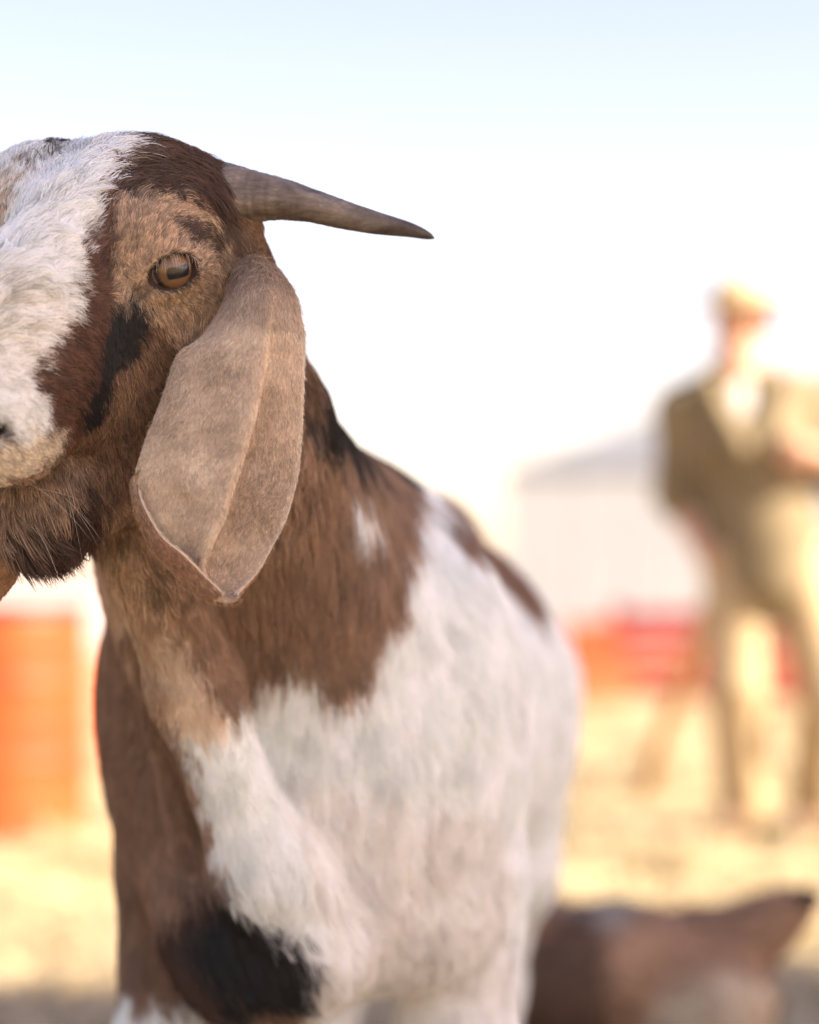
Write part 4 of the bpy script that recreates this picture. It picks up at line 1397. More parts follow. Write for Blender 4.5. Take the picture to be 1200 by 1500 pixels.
-158,1516,869,5; -243,1414,857,0; -239,1416,857,0; -235,1419,857,0; -230,1422,857,0; -226,1426,858,0; -222,1431,858,0; -218,1437,858,0; 
-215,1443,859,4; -211,1449,859,4; -206,1457,859,4; -203,1462,860,4; -198,1468,861,7; -194,1475,861,7; -190,1480,861,5; -185,1486,862,5; 
-181,1491,862,5; -176,1496,863,5; -172,1502,863,5; -167,1507,864,5; -164,1512,864,5; -158,1519,864,5; -244,1414,852,0; -239,1417,852,0; 
-235,1419,853,0; -231,1421,852,0; -226,1426,853,0; -222,1431,854,0; -219,1437,853,0; -214,1444,854,4; -210,1451,855,4; -207,1459,855,4; 
-203,1466,855,4; -198,1472,857,7; -195,1476,857,7; -191,1484,857,5; -186,1490,857,5; -182,1494,857,5; -178,1500,857,5; -173,1505,858,5; 
-168,1511,860,5; -164,1516,859,5; -158,1522,860,5; -247,1432,849,0; -243,1431,848,0; -235,1421,848,0; -230,1423,848,0; -226,1428,848,0; 
-222,1433,848,0; -218,1438,849,0; -214,1445,849,4; -211,1452,850,4; -207,1460,850,4; -204,1469,850,4; -199,1477,852,5; -195,1484,851,5; 
-191,1489,852,5; -187,1494,853,5; -181,1501,853,5; -178,1504,854,5; -173,1511,853,5; -169,1515,854,5; -164,1520,854,5; -159,1526,854,5; 
-246,1427,844,0; -240,1421,843,0; -235,1422,843,0; -230,1425,842,0; -227,1428,844,0; -222,1433,844,13; -219,1438,844,13; -215,1444,845,13; 
-211,1453,845,13; -207,1464,846,4; -205,1473,846,4; -200,1484,847,5; -196,1490,848,5; -191,1498,847,5; -187,1501,848,5; -184,1505,848,5; 
-178,1509,849,5; -174,1514,848,5; -169,1519,849,5; -165,1523,850,5; -161,1529,849,5; -244,1418,838,0; -240,1420,837,13; -235,1423,837,13; 
-232,1425,838,13; -226,1430,839,13; -223,1434,838,13; -219,1440,839,13; -215,1448,839,13; -211,1457,840,5; -208,1471,842,5; -206,1488,842,5; 
-201,1493,843,5; -198,1499,843,5; -193,1504,842,5; -188,1507,843,5; -184,1511,843,5; -178,1515,843,5; -175,1518,844,5; -169,1524,844,5; 
-165,1527,845,5; -161,1531,846,5; -245,1420,833,13; -240,1422,833,13; -236,1424,834,13; -231,1429,833,13; -228,1431,834,13; -224,1436,834,13; 
-220,1442,834,13; -216,1450,834,13; -213,1462,835,12; -212,1498,838,12; -207,1501,837,5; -202,1504,838,5; -198,1506,838,5; -193,1509,839,5; 
-188,1512,838,5; -184,1515,838,5; -180,1518,838,5; -175,1522,839,5; -170,1526,839,5; -165,1531,839,5; -160,1535,841,5; -245,1424,828,13; 
-241,1426,828,13; -237,1427,829,13; -233,1431,828,13; -227,1435,829,13; -224,1441,829,13; -220,1446,830,12; -217,1466,831,12; -217,1500,833,12; 
-213,1501,832,12; -208,1503,832,12; -203,1505,834,5; -199,1508,833,5; -193,1512,833,5; -188,1515,833,5; -184,1518,833,5; -179,1522,833,5; 
-175,1525,834,5; -170,1530,834,5; -165,1533,835,5; -160,1538,835,5; -246,1427,824,13; -242,1428,824,13; -237,1432,824,13; -233,1435,823,13; 
-229,1439,824,13; -225,1443,825,13; -222,1464,826,12; -224,1499,827,12; -218,1499,828,12; -212,1501,828,12; -207,1503,827,12; -203,1507,828,5; 
-198,1510,829,5; -194,1513,828,5; -189,1517,829,5; -184,1520,829,5; -180,1524,828,5; -175,1528,829,5; -170,1533,829,5; -165,1536,830,5; 
-162,1540,830,5; -248,1433,820,13; -242,1434,820,13; -238,1436,820,12; -233,1443,819,12; -231,1461,821,12; -234,1499,822,12; -228,1499,822,12; 
-222,1499,822,12; -217,1499,822,12; -213,1501,822,12; -209,1503,823,12; -203,1506,823,5; -199,1510,822,5; -195,1514,822,5; -190,1518,824,5; 
-185,1522,824,5; -180,1527,824,5; -176,1530,824,5; -171,1535,824,5; -167,1539,825,5; -162,1545,825,5; -262,1516,819,12; -254,1508,818,12; 
-249,1505,817,12; -243,1501,817,12; -239,1500,817,12; -234,1499,817,12; -228,1498,818,12; -223,1498,818,12; -217,1499,817,12; -213,1501,817,12; 
-209,1503,818,12; -203,1507,818,6; -198,1511,818,5; -195,1515,819,5; -189,1521,818,5; -185,1524,819,5; -181,1529,818,5; -176,1535,819,5; 
-172,1539,818,5; -167,1544,819,8; -162,1549,820,8; -260,1514,813,12; -254,1508,812,12; -249,1505,813,12; -243,1502,813,12; -238,1500,812,12; 
-232,1499,812,12; -228,1498,812,12; -223,1499,812,12; -217,1500,813,12; -213,1501,813,12; -208,1503,813,6; -203,1507,812,6; -199,1511,812,6; 
-194,1517,813,5; -190,1523,813,5; -185,1527,814,5; -182,1533,813,8; -176,1539,814,8; -171,1545,814,8; -167,1550,814,8; -162,1556,814,8; 
-261,1515,808,12; -255,1509,807,12; -250,1505,808,12; -243,1502,808,12; -238,1500,808,12; -234,1499,807,12; -228,1499,808,12; -223,1499,806,12; 
-218,1500,807,12; -213,1502,808,6; -208,1504,808,6; -204,1507,808,6; -199,1513,807,6; -194,1520,808,8; -191,1525,807,8; -187,1531,808,8; 
-181,1539,809,8; -177,1545,809,8; -173,1550,810,8; -168,1557,809,8; -164,1559,810,8; -262,1520,803,12; -255,1510,802,12; -249,1505,803,12; 
-245,1503,802,12; -239,1502,802,12; -233,1501,802,12; -228,1500,803,12; -222,1501,802,12; -219,1501,803,6; -213,1504,801,6; -208,1506,802,6; 
-204,1510,803,6; -199,1517,802,6; -195,1522,803,6; -191,1529,804,8; -187,1537,804,8; -182,1548,804,8; -178,1556,804,8; -174,1562,803,8; 
-168,1565,804,8; -165,1568,804,8; -262,1523,798,12; -255,1511,798,12; -250,1507,798,12; -244,1505,797,12; -238,1503,797,12; -234,1502,798,12; 
-229,1502,798,6; -224,1502,798,6; -218,1504,798,6; -213,1505,798,6; -209,1508,798,6; -205,1513,797,6; -201,1519,797,6; -196,1529,798,6; 
-192,1539,798,8; -189,1550,799,8; -185,1559,800,8; -180,1569,799,8; -174,1573,799,8; -171,1574,799,8; -165,1575,800,8; -256,1516,792,12; 
-249,1510,792,5; -245,1507,792,6; -238,1505,793,6; -234,1505,792,6; -228,1505,793,6; -223,1506,792,6; -218,1507,792,6; -215,1510,792,6; 
-209,1512,793,6; -205,1517,793,6; -201,1525,793,6; -197,1540,793,6; -197,1579,795,8; -191,1578,794,8; -186,1579,793,8; -181,1579,793,8; 
-176,1579,794,8; -171,1580,794,8; -165,1581,795,8; -250,1514,788,6; -246,1511,788,6; -239,1508,788,6; -234,1508,788,6; -229,1508,788,6; 
-224,1510,787,6; -219,1512,787,6; -214,1515,787,6; -211,1519,787,6; -206,1526,788,6; -203,1540,788,6; -204,1598,790,8; -198,1590,789,8; 
-192,1585,789,8; -186,1582,790,8; -181,1581,790,8; -176,1581,790,8; -171,1582,789,8; -166,1583,789,8; -246,1518,781,6; -240,1513,783,6; 
-235,1514,782,6; -230,1513,783,6; -224,1516,782,6; -221,1517,783,6; -215,1522,783,6; -212,1531,782,6; -221,1677,786,6; -205,1605,785,8; 
-200,1595,783,8; -193,1588,784,8; -187,1585,783,8; -182,1583,784,8; -176,1583,784,8; -171,1584,784,8; -166,1585,783,8; -242,1522,778,6; 
-236,1522,777,6; -231,1523,777,6; -227,1527,776,6; -222,1528,778,6; -216,1679,779,8; -198,1596,778,9; -193,1591,778,9; -187,1587,778,9; 
-182,1585,779,9; -176,1585,779,8; -172,1585,778,8; -166,1587,778,8; -216,1689,774,9; -200,1602,772,9; -193,1593,774,9; -187,1590,772,9; 
-182,1587,773,9; -176,1586,774,8; -171,1587,774,8; -165,1589,773,8; -222,1724,768,9; -200,1610,767,9; -194,1597,768,9; -188,1592,768,9; 
-182,1590,768,9; -178,1590,767,9; -171,1590,767,8; -167,1592,767,8; -211,1695,764,9; -194,1604,762,9; -188,1598,761,9; -182,1594,763,9; 
-177,1593,763,9; -171,1594,762,8; -167,1595,761,8; -223,1749,758,9; -215,1716,757,9; -195,1611,758,9; -190,1604,757,9; -184,1599,758,9; 
-179,1598,756,9; -173,1597,757,9; -167,1598,756,8; -214,1719,752,9; -207,1704,752,9; -189,1609,751,9; -185,1605,751,9; -178,1602,751,9; 
-172,1601,751,9; -168,1601,751,8; -216,1734,745,9; -209,1715,745,9; -192,1622,746,9; -185,1610,746,9; -178,1606,746,9; -173,1604,746,9; 
-168,1604,746,9; -147,1521,883,5; -137,1531,884,5; -130,1540,884,5; -122,1548,887,5; -113,1559,887,5; -106,1568,888,5; -98,1581,887,5; -90,1593,890,15; 
-81,1611,892,15; -74,1630,893,15; -146,1528,874,5; -138,1535,876,5; -131,1543,875,5; -123,1552,877,5; -114,1561,879,5; -107,1570,880,5; -99,1580,878,5; 
-90,1595,880,5; -83,1607,882,8; -72,1629,882,15; -65,1657,885,7; -147,1531,867,5; -139,1538,868,5; -130,1548,869,5; -123,1556,868,5; -114,1565,868,5; 
-106,1573,871,5; -97,1584,872,5; -89,1597,872,8; -81,1609,872,8; -73,1625,873,7; -64,1651,876,7; -147,1535,859,5; -138,1544,860,5; -130,1553,858,5; 
-124,1559,859,5; -114,1567,862,5; -106,1577,862,8; -99,1586,861,8; -91,1596,864,8; -81,1611,865,8; -73,1625,865,8; -65,1643,865,7; -56,1693,871,7; 
-148,1541,849,5; -140,1547,852,5; -131,1556,852,5; -123,1562,853,5; -115,1571,851,8; -107,1579,853,8; -98,1590,853,8; -90,1599,855,8; -81,1612,854,8; 
-75,1623,856,8; -65,1644,858,8; -56,1679,860,7; -49,1723,862,7; -148,1546,842,5; -140,1552,843,5; -133,1558,844,5; -125,1565,844,8; -115,1575,843,8; 
-108,1582,843,8; -99,1592,844,8; -90,1603,845,8; -81,1615,845,8; -74,1626,847,8; -65,1644,847,8; -57,1670,850,8; -49,1699,850,8; -41,1757,853,7; 
-149,1551,833,5; -142,1557,832,8; -133,1564,834,8; -124,1571,835,8; -117,1578,835,8; -108,1587,834,8; -99,1597,835,8; -92,1606,835,8; -81,1619,836,8; 
-74,1629,839,8; -64,1648,839,8; -56,1670,841,8; -47,1702,842,8; -38,1744,845,8; -32,1829,848,7; -22,1935,855,7; -149,1557,825,8; -141,1564,824,8; 
-132,1572,825,8; -125,1577,825,8; -115,1586,826,8; -109,1593,825,8; -99,1602,827,8; -92,1611,827,8; -82,1622,828,8; -73,1636,827,8; -65,1651,828,8; 
-56,1670,831,8; -47,1695,831,8; -38,1724,833,8; -29,1769,834,8; -20,1847,838,8; -11,1896,840,8; -149,1565,816,8; -143,1570,817,8; -133,1578,817,8; 
-125,1585,816,8; -116,1591,818,8; -108,1599,818,8; -101,1607,819,8; -92,1615,819,8; -83,1626,820,8; -73,1639,821,8; -66,1653,819,8; -56,1672,822,8; 
-47,1693,823,8; -39,1712,824,0; -30,1743,824,8; -19,1808,827,8; -9,1858,827,8; -1,1898,832,8; 16,2625,862,0; -150,1575,807,8; -142,1580,808,8; 
-135,1585,809,8; -125,1592,810,8; -118,1600,808,8; -108,1609,808,8; -100,1616,808,8; -92,1622,810,8; -82,1633,811,8; -74,1645,811,8; -67,1656,811,8; 
-56,1675,811,8; -47,1691,811,8; -39,1708,813,0; -30,1733,814,0; -20,1765,814,8; -10,1831,818,8; -1,1861,818,8; 11,1896,819,0; 22,1940,821,0; 
45,2613,847,11; -151,1584,799,8; -145,1588,800,8; -135,1596,800,8; -128,1601,800,8; -118,1609,800,8; -110,1614,800,8; -102,1622,799,8; -93,1629,801,8; 
-83,1639,801,8; -73,1651,802,8; -66,1662,803,8; -58,1674,801,8; -48,1690,802,8; -39,1707,804,0; -30,1725,805,8; -20,1756,805,8; -11,1796,806,8; 
0,1836,806,8; 12,1870,807,0; 22,1900,810,0; 32,1923,809,11; 57,2598,830,11; -152,1591,790,8; -145,1596,792,8; -136,1604,792,8; -128,1611,792,8; 
-118,1619,791,8; -111,1624,790,8; -101,1630,791,8; -92,1637,792,8; -84,1645,792,8; -76,1655,791,8; -66,1665,794,8; -58,1677,793,8; -47,1692,793,8; 
-39,1705,792,8; -30,1722,794,8; -19,1750,795,8; -10,1780,797,8; 0,1818,796,8; 12,1853,798,0; 21,1869,797,0; 33,1898,800,11; 42,1918,797,11; 
74,2621,817,11; -152,1595,781,8; -145,1604,781,8; -137,1614,782,8; -128,1622,782,8; -120,1627,782,8; -110,1632,783,8; -101,1637,783,8; -92,1644,784,8; 
-83,1652,784,8; -75,1660,784,8; -67,1669,784,8; -57,1681,783,8; -49,1691,783,8; -39,1705,783,8; -29,1722,785,8; -20,1740,783,8; -10,1768,785,8; 
-1,1799,786,8; 9,1827,786,0; 20,1852,788,0; 31,1870,788,0; 44,1898,788,11; 53,1930,787,11; -154,1597,773,8; -145,1611,772,8; -137,1623,773,8; 
-130,1630,773,8; -120,1637,772,8; -112,1641,772,8; -101,1646,773,8; -93,1653,772,8; -85,1657,774,8; -75,1665,774,8; -66,1674,774,8; -57,1683,775,8; 
-49,1692,774,8; -39,1706,775,8; -31,1719,776,8; -21,1737,775,8; -11,1758,775,8; 1,1790,777,0; 11,1814,775,0; 22,1837,774,0; 30,1854,778,0; 
43,1872,776,0; 55,1904,777,0; 80,2329,785,11; -153,1603,763,8; -145,1615,762,8; -138,1629,764,8; -131,1640,763,8; -120,1644,765,8; -111,1649,763,8; 
-102,1654,763,8; -94,1657,765,8; -86,1662,765,8; -76,1670,764,8; -68,1677,763,8; -57,1687,763,8; -49,1695,764,8; -37,1709,766,8; -30,1719,766,8; 
-20,1735,766,8; -11,1753,766,8; 0,1777,766,0; 10,1800,765,0; 21,1823,765,0; 33,1841,764,0; 43,1858,766,0; 52,1874,766,0; 65,1925,766,0; 93,2314,769,11; 
-155,1605,755,8; -146,1617,755,8; -138,1638,753,8; -130,1649,754,8; -122,1653,755,8; -112,1657,754,8; -104,1658,756,8; -94,1664,755,8; -85,1670,754,8; 
-76,1674,756,8; -68,1680,755,8; -58,1689,756,8; -47,1700,755,8; -39,1708,755,8; -28,1723,754,8; -19,1737,756,8; -11,1751,755,8; 0,1771,756,0; 
9,1789,756,0; 19,1809,756,0; 30,1827,756,0; 42,1843,754,0; 53,1861,755,0; 64,1891,757,0; 91,2274,757,11; 105,2316,757,11; 120,2389,757,0; 
-216,1731,746,9; -191,1618,746,9; -182,1608,745,9; -171,1605,744,9; -164,1605,746,8; -156,1609,746,8; -147,1618,746,8; -140,1634,746,8; 
-131,1656,746,8; -121,1660,746,8; -113,1663,746,8; -104,1666,745,8; -94,1670,745,8; -84,1674,746,8; -75,1680,745,8; -66,1686,746,8; -57,1694,744,8; 
-49,1701,745,8; -38,1713,745,8; -29,1723,745,8; -18,1738,746,8; -8,1752,744,8; 0,1766,746,0; 9,1782,745,0; 21,1802,745,0; 29,1817,746,0; 43,1837,746,0; 
54,1851,743,0; 64,1874,744,0; 90,2238,742,0; 104,2279,743,11; 120,2333,744,11; -220,1765,734,8; -204,1713,735,9; -182,1615,737,9; -172,1612,735,9; 
-164,1611,736,9; -156,1614,735,8; -147,1621,737,8; -138,1640,737,8; -132,1663,735,8; -123,1667,737,8; -113,1670,735,8; -105,1673,735,8; -94,1676,735,8; 
-85,1679,736,8; -77,1684,736,8; -67,1690,736,8; -57,1697,737,8; -47,1706,735,8; -38,1715,737,8; -30,1724,736,8; -19,1737,734,8; -10,1749,734,0; 
-1,1761,735,0; 10,1778,735,0; 21,1794,734,0; 32,1812,735,0; 41,1825,735,0; 51,1839,734,0; 64,1863,733,0; 74,1893,734,0; 103,2256,732,0; 
116,2289,731,11; 133,2343,729,0; -219,1775,724,8; -202,1706,727,9; -185,1629,726,9; -175,1619,726,9; -164,1616,728,9; -156,1619,726,8; -148,1623,727,8; 
-138,1636,727,8; -132,1664,726,8; -123,1674,727,8; -113,1677,725,8; -104,1679,725,8; -95,1681,728,8; -84,1686,726,8; -77,1688,728,8; -66,1695,726,8; 
-59,1701,725,8; -48,1710,725,8; -39,1718,726,8; -30,1727,724,8; -18,1739,727,0; -8,1750,725,0; -1,1760,724,0; 10,1774,725,0; 21,1790,725,0; 
32,1804,724,0; 41,1816,723,0; 50,1831,724,0; 64,1857,725,0; 76,1887,723,0; 101,2223,719,0; 117,2273,719,0; 131,2313,718,0; -201,1704,717,8; 
-184,1641,716,9; -173,1625,718,9; -166,1622,719,16; -157,1623,718,16; -148,1627,718,8; -138,1637,719,8; -132,1652,718,8; -123,1679,718,8; 
-113,1684,717,8; -105,1685,717,8; -97,1687,716,8; -86,1691,716,8; -77,1696,715,8; -67,1701,716,8; -59,1705,716,8; -47,1714,717,8; -40,1719,717,8; 
-30,1729,715,8; -20,1737,715,0; -9,1749,716,0; 1,1760,715,0; 10,1771,715,0; 19,1782,714,0; 31,1799,715,0; 40,1810,715,0; 51,1826,714,0; 64,1849,713,0; 
73,1869,712,0; 101,2192,705,0; 114,2246,705,0; 131,2298,706,0; 149,2361,704,0; -208,1760,705,10; -191,1701,706,9; -176,1636,707,9; -166,1630,708,16; 
-156,1628,709,16; -148,1631,708,16; -139,1638,709,8; -131,1649,708,8; -123,1674,707,8; -114,1691,706,8; -105,1692,707,8; -97,1693,708,8; 
-87,1697,707,8; -78,1700,707,8; -67,1706,706,8; -57,1711,706,8; -48,1717,706,8; -40,1723,706,8; -29,1731,707,8; -19,1740,706,0; -9,1749,704,0; 
0,1758,704,0; 9,1768,706,0; 21,1782,706,0; 31,1793,704,0; 41,1806,705,0; 50,1819,704,0; 62,1840,703,0; 73,1864,703,0; 85,1903,703,0; 112,2223,692,0; 
130,2278,692,0; 145,2324,690,0; -209,1770,694,10; -192,1705,698,8; -177,1644,700,9; -166,1636,699,16; -157,1634,698,16; -148,1636,698,16; 
-139,1640,700,8; -131,1648,699,8; -122,1664,699,8; -115,1697,696,8; -107,1699,696,8; -96,1700,698,8; -86,1704,696,0; -76,1707,696,0; -67,1711,696,8; 
-58,1714,697,8; -50,1719,696,8; -38,1727,695,8; -28,1733,696,0; -19,1740,696,0; -9,1749,697,0; -1,1756,696,0; 9,1766,696,0; 20,1777,694,0; 
30,1789,693,0; 40,1801,696,0; 51,1815,693,0; 61,1835,694,0; 73,1858,691,0; 85,1893,692,0; 111,2206,681,0; 129,2264,679,0; 145,2312,678,0; 
179,2656,669,0; -213,1782,683,10; -195,1714,687,10; -166,1640,690,9; -156,1638,691,16; -148,1638,691,16; -138,1642,691,16; -131,1647,688,8; 
-122,1659,689,8; -116,1703,686,8; -105,1705,687,0; -96,1705,688,8; -87,1707,688,0; -77,1710,688,0; -67,1714,687,0; -57,1718,686,8; -49,1722,687,8; 
-39,1727,687,8; -31,1733,685,0; -18,1741,685,0; -11,1747,687,0; 0,1756,684,0; 10,1765,685,0; 19,1774,686,0; 32,1788,684,0; 41,1798,684,0; 
51,1813,684,0; 61,1830,683,0; 73,1855,683,0; 85,1888,680,0; 114,2203,668,0; 129,2255,668,0; 143,2298,667,0; 159,2355,664,0; -224,1812,674,10; 
-214,1788,673,10; -201,1766,675,10; -179,1660,681,8; -167,1646,680,9; -158,1642,681,16; -147,1642,679,16; -141,1644,679,16; -131,1648,681,8; 
-122,1658,679,8; -116,1708,679,8; -105,1710,677,0; -96,1711,676,0; -86,1712,677,0; -78,1714,677,0; -67,1716,679,0; -58,1720,677,0; -48,1724,678,0; 
-40,1728,677,0; -30,1734,676,0; -18,1741,676,0; -9,1748,677,0; 0,1755,676,0; 10,1763,677,0; 20,1773,675,0; 32,1785,675,0; 40,1794,673,0; 52,1812,675,0; 
61,1828,673,0; 74,1856,672,0; 87,1889,669,0; 113,2192,656,0; 128,2246,655,0; 144,2295,654,0; 160,2349,650,0; -225,1817,661,10; -212,1787,664,10; 
-199,1768,664,10; -183,1714,666,10; -159,1646,672,16; -148,1646,670,16; -140,1647,670,16; -132,1650,671,16; -123,1659,669,8; -115,1675,670,0; 
-106,1714,667,0; -96,1715,668,0; -88,1715,668,0; -77,1717,668,0; -67,1720,667,0; -59,1722,667,0; -49,1726,668,0; -40,1730,667,0; -28,1736,667,0; 
-19,1741,667,0; -10,1747,665,0; 1,1755,666,0; 9,1761,664,0; 19,1771,664,0; 31,1783,665,0; 40,1793,665,0; 52,1810,664,0; 62,1829,664,0; 72,1848,661,0; 
84,1880,661,0; 109,2165,647,0; 129,2247,643,0; 140,2280,642,0; 158,2338,638,0; -228,1825,652,10; -212,1791,655,10; -199,1770,655,10; -184,1718,658,10; 
-168,1660,660,8; -149,1650,662,16; -140,1651,660,16; -131,1654,662,16; -123,1660,660,0; -114,1674,661,0; -108,1717,657,0; -96,1718,657,0; 
-87,1718,657,0; -78,1719,657,0; -68,1721,657,0; -57,1724,658,0; -47,1727,657,0; -40,1730,657,0; -29,1736,655,0; -19,1741,656,0; -9,1747,657,0; 
1,1755,657,0; 10,1762,657,0; 21,1771,656,0; 31,1781,654,0; 41,1793,654,0; 52,1808,653,0; 62,1827,653,0; 72,1847,651,0; 86,1882,650,0; 112,2185,632,0; 
124,2233,632,0; 142,2286,626,0; 156,2331,623,0; -227,1824,643,10; -214,1796,644,10; -200,1775,644,10; -190,1763,645,10; -173,1718,648,8; 
-148,1655,652,0; -141,1655,651,0; -131,1657,653,0; -121,1663,652,0; -114,1671,650,0; -106,1719,648,0; -97,1720,648,0; -87,1720,648,0; -77,1721,648,0; 
-67,1723,648,0; -58,1725,648,0; -49,1728,647,0; -38,1732,646,0; -31,1735,646,0; -19,1741,647,0; -9,1747,645,0; 1,1754,645,0; 10,1761,644,0; 
20,1769,645,0; 29,1778,644,0; 39,1790,643,0; 50,1806,642,0; 63,1827,642,0; 75,1853,640,0; 84,1876,637,0; 110,2180,621,0; 125,2238,617,0; 
144,2295,614,0; 159,2344,611,0; -229,1833,630,10; -215,1799,633,10; -201,1778,633,10; -190,1765,634,10; -175,1722,637,10; -160,1672,641,8; 
-141,1659,641,0; -131,1660,643,0; -123,1663,641,0; -113,1671,641,0; -106,1685,640,0; -97,1722,638,0; -88,1722,638,0; -78,1723,638,0; -69,1724,637,0; 
-59,1726,637,0; -49,1729,638,0; -40,1732,638,0; -31,1736,636,0; -18,1742,638,0; -10,1746,637,0; -1,1752,636,0; 10,1761,636,0; 20,1768,635,0; 
30,1779,634,0; 40,1791,633,0; 52,1808,632,0; 60,1823,633,0; 73,1848,631,0; 84,1878,627,0; 110,2188,608,0; 127,2249,603,0; 145,2301,600,0; 
161,2367,596,0; -227,1829,622,10; -214,1798,624,10; -200,1779,623,10; -188,1765,625,10; -176,1726,628,10; -167,1723,629,10; -141,1663,632,0; 
-132,1662,634,0; -123,1664,633,0; -112,1671,631,0; -104,1681,631,0; -98,1722,627,0; -88,1724,628,0; -78,1724,630,0; -68,1725,629,0; -59,1727,627,0; 
-48,1730,627,0; -38,1733,628,0; -29,1737,627,0; -19,1741,626,0; -10,1746,627,0; 1,1754,627,0; 9,1760,626,0; 21,1770,624,0; 29,1778,625,0; 
40,1791,623,0; 53,1810,622,0; 62,1825,621,0; 72,1848,619,0; 85,1883,616,0; 112,2211,594,0; 130,2264,592,0; 145,2311,587,0; -231,1848,609,10; 
-213,1799,613,10; -200,1780,614,10; -189,1767,615,10; -175,1730,617,10; -165,1726,619,10; -153,1678,621,8; -142,1667,622,0; -131,1664,624,0; 
-122,1666,624,0; -112,1670,624,0; -105,1677,621,0; -97,1721,619,0; -89,1724,619,0; -77,1726,618,17; -69,1726,618,17; -58,1728,618,17; -49,1730,617,17; 
-40,1733,619,17; -29,1737,617,0; -19,1742,616,0; -9,1747,617,0; -1,1752,615,0; 10,1760,614,0; 20,1769,614,0; 30,1780,614,0; 41,1794,613,0; 
50,1806,612,0; 63,1830,610,0; 73,1850,610,0; 83,1879,608,0; 112,2222,582,0; 128,2271,577,0; 144,2318,573,0; -215,1807,603,10; -202,1786,603,10; 
-189,1768,606,10; -176,1737,609,10; -165,1729,610,10; -151,1682,612,8; -143,1671,613,0; -133,1667,614,0; -122,1667,615,0; -112,1671,613,0; 
-105,1676,613,0; -95,1694,612,0; -88,1724,609,0; -77,1726,610,17; -69,1727,608,17; -60,1729,609,17; -50,1731,607,17; -40,1734,608,17; -29,1738,609,17; 
-21,1741,609,17; -10,1747,606,17; 1,1754,606,17; 9,1761,607,0; 19,1770,604,0; 31,1782,604,0; 41,1794,604,0; 52,1811,600,0; 63,1831,600,0; 
73,1852,599,0; 86,1890,596,0; 115,2248,565,0; 129,2287,562,0; 147,2352,556,0; -237,1916,582,10; -215,1810,591,10; -202,1788,593,10; -191,1774,594,10; 
-178,1759,596,10; -166,1734,597,10; -158,1732,597,10; -142,1676,604,0; -131,1670,604,0; -123,1670,604,0; -113,1672,603,0; -104,1676,604,0; 
-96,1686,604,0; -88,1710,601,0; -77,1726,599,17; -68,1728,600,17; -57,1730,599,17; -49,1732,597,17; -40,1735,597,17; -29,1739,598,17; -19,1743,598,17; 
-9,1749,597,17; 1,1755,595,17; 10,1762,597,17; 21,1773,595,17; 30,1783,593,17; 40,1795,594,17; 51,1813,591,17; 62,1831,591,0; 73,1857,586,0; 
87,1900,585,0; 116,2269,551,0; 133,2316,548,0; 165,2648,518,0; -216,1820,581,10; -201,1788,584,10; -192,1777,583,10; -179,1761,587,10; 
-168,1738,589,10; -157,1734,588,10; -142,1683,594,8; -132,1674,595,0; -122,1672,593,0; -113,1673,594,0; -105,1676,593,0; -96,1681,592,0; 
-85,1697,593,17; -77,1719,589,17; -69,1728,590,17; -58,1731,588,17; -48,1734,589,17; -39,1736,588,17; -30,1739,589,17; -19,1745,587,17; 
-11,1749,587,17; 0,1756,588,17; 10,1764,587,17; 19,1774,583,17; 31,1787,582,17; 41,1800,583,17; 51,1815,580,17; 63,1837,578,17; 75,1866,576,0; 
87,1907,571,0; 116,2287,538,0; 133,2351,529,0; 165,2653,504,0; -217,1829,571,10; -201,1793,574,10; -191,1779,573,10; -181,1766,576,10; 
-169,1745,577,10; -157,1737,580,10; -143,1695,582,10; -132,1679,583,0; -122,1674,584,0; -113,1674,584,0; -105,1675,583,0; -96,1679,585,0; 
-86,1687,584,0; -76,1706,581,17; -69,1726,580,17; -57,1732,579,17; -49,1735,579,17; -39,1738,579,17; -31,1741,577,17; -20,1746,577,17; -11,1751,578,17; 
-1,1758,575,17; 10,1767,575,17; 19,1776,576,17; 31,1789,574,17; 41,1803,572,17; 53,1820,572,17; 61,1836,568,17; 72,1865,565,0; 86,1904,561,0; 
120,2328,519,0; 150,2623,491,0; 163,2648,489,0; -223,1876,555,10; -205,1810,560,10; -191,1781,563,10; -179,1766,565,10; -168,1749,566,10; 
-156,1739,569,10; -147,1737,568,10; -133,1682,574,0; -122,1676,574,0; -113,1674,575,0; -105,1674,574,0; -94,1678,574,0; -86,1683,573,0; 
-78,1693,574,17; -69,1713,571,17; -59,1730,568,17; -50,1735,568,17; -41,1739,569,17; -30,1743,567,17; -20,1748,568,17; -10,1754,568,17; 0,1762,565,17; 
9,1769,565,17; 20,1780,565,17; 30,1793,561,17; 40,1805,561,17; 51,1822,559,17; 64,1845,557,17; 75,1876,553,0; 87,1905,551,0; 131,2604,477,0; 
147,2618,478,0; 164,2655,475,0; -226,1894,542,10; -207,1821,550,10; -193,1786,552,10; -181,1769,555,10; -167,1753,557,10; -157,1744,557,10; 
-146,1738,558,10; -134,1686,564,10; -125,1678,566,0; -113,1675,566,0; -105,1674,567,0; -94,1677,565,0; -85,1682,565,0; -76,1690,563,17; 
-68,1704,563,17; -58,1728,559,17; -49,1735,558,17; -38,1741,558,17; -30,1745,558,17; -20,1750,558,17; -10,1757,558,17; -1,1764,556,17; 9,1773,555,17; 
19,1784,553,17; 29,1795,551,17; 40,1808,551,17; 52,1826,547,17; 63,1845,546,17; 73,1870,544,17; 86,1898,540,0; 132,2603,464,0; 148,2617,462,0; 
163,2651,458,0; -223,1891,532,10; -206,1835,538,10; -190,1784,545,10; -179,1767,546,10; -169,1756,547,10; -157,1745,549,10; -147,1737,549,10; 
-134,1689,553,10; -122,1679,555,0; -113,1676,556,0; -104,1675,555,0; -95,1677,555,0; -86,1680,555,0; -75,1690,553,0; -66,1704,554,17; -58,1721,551,17; 
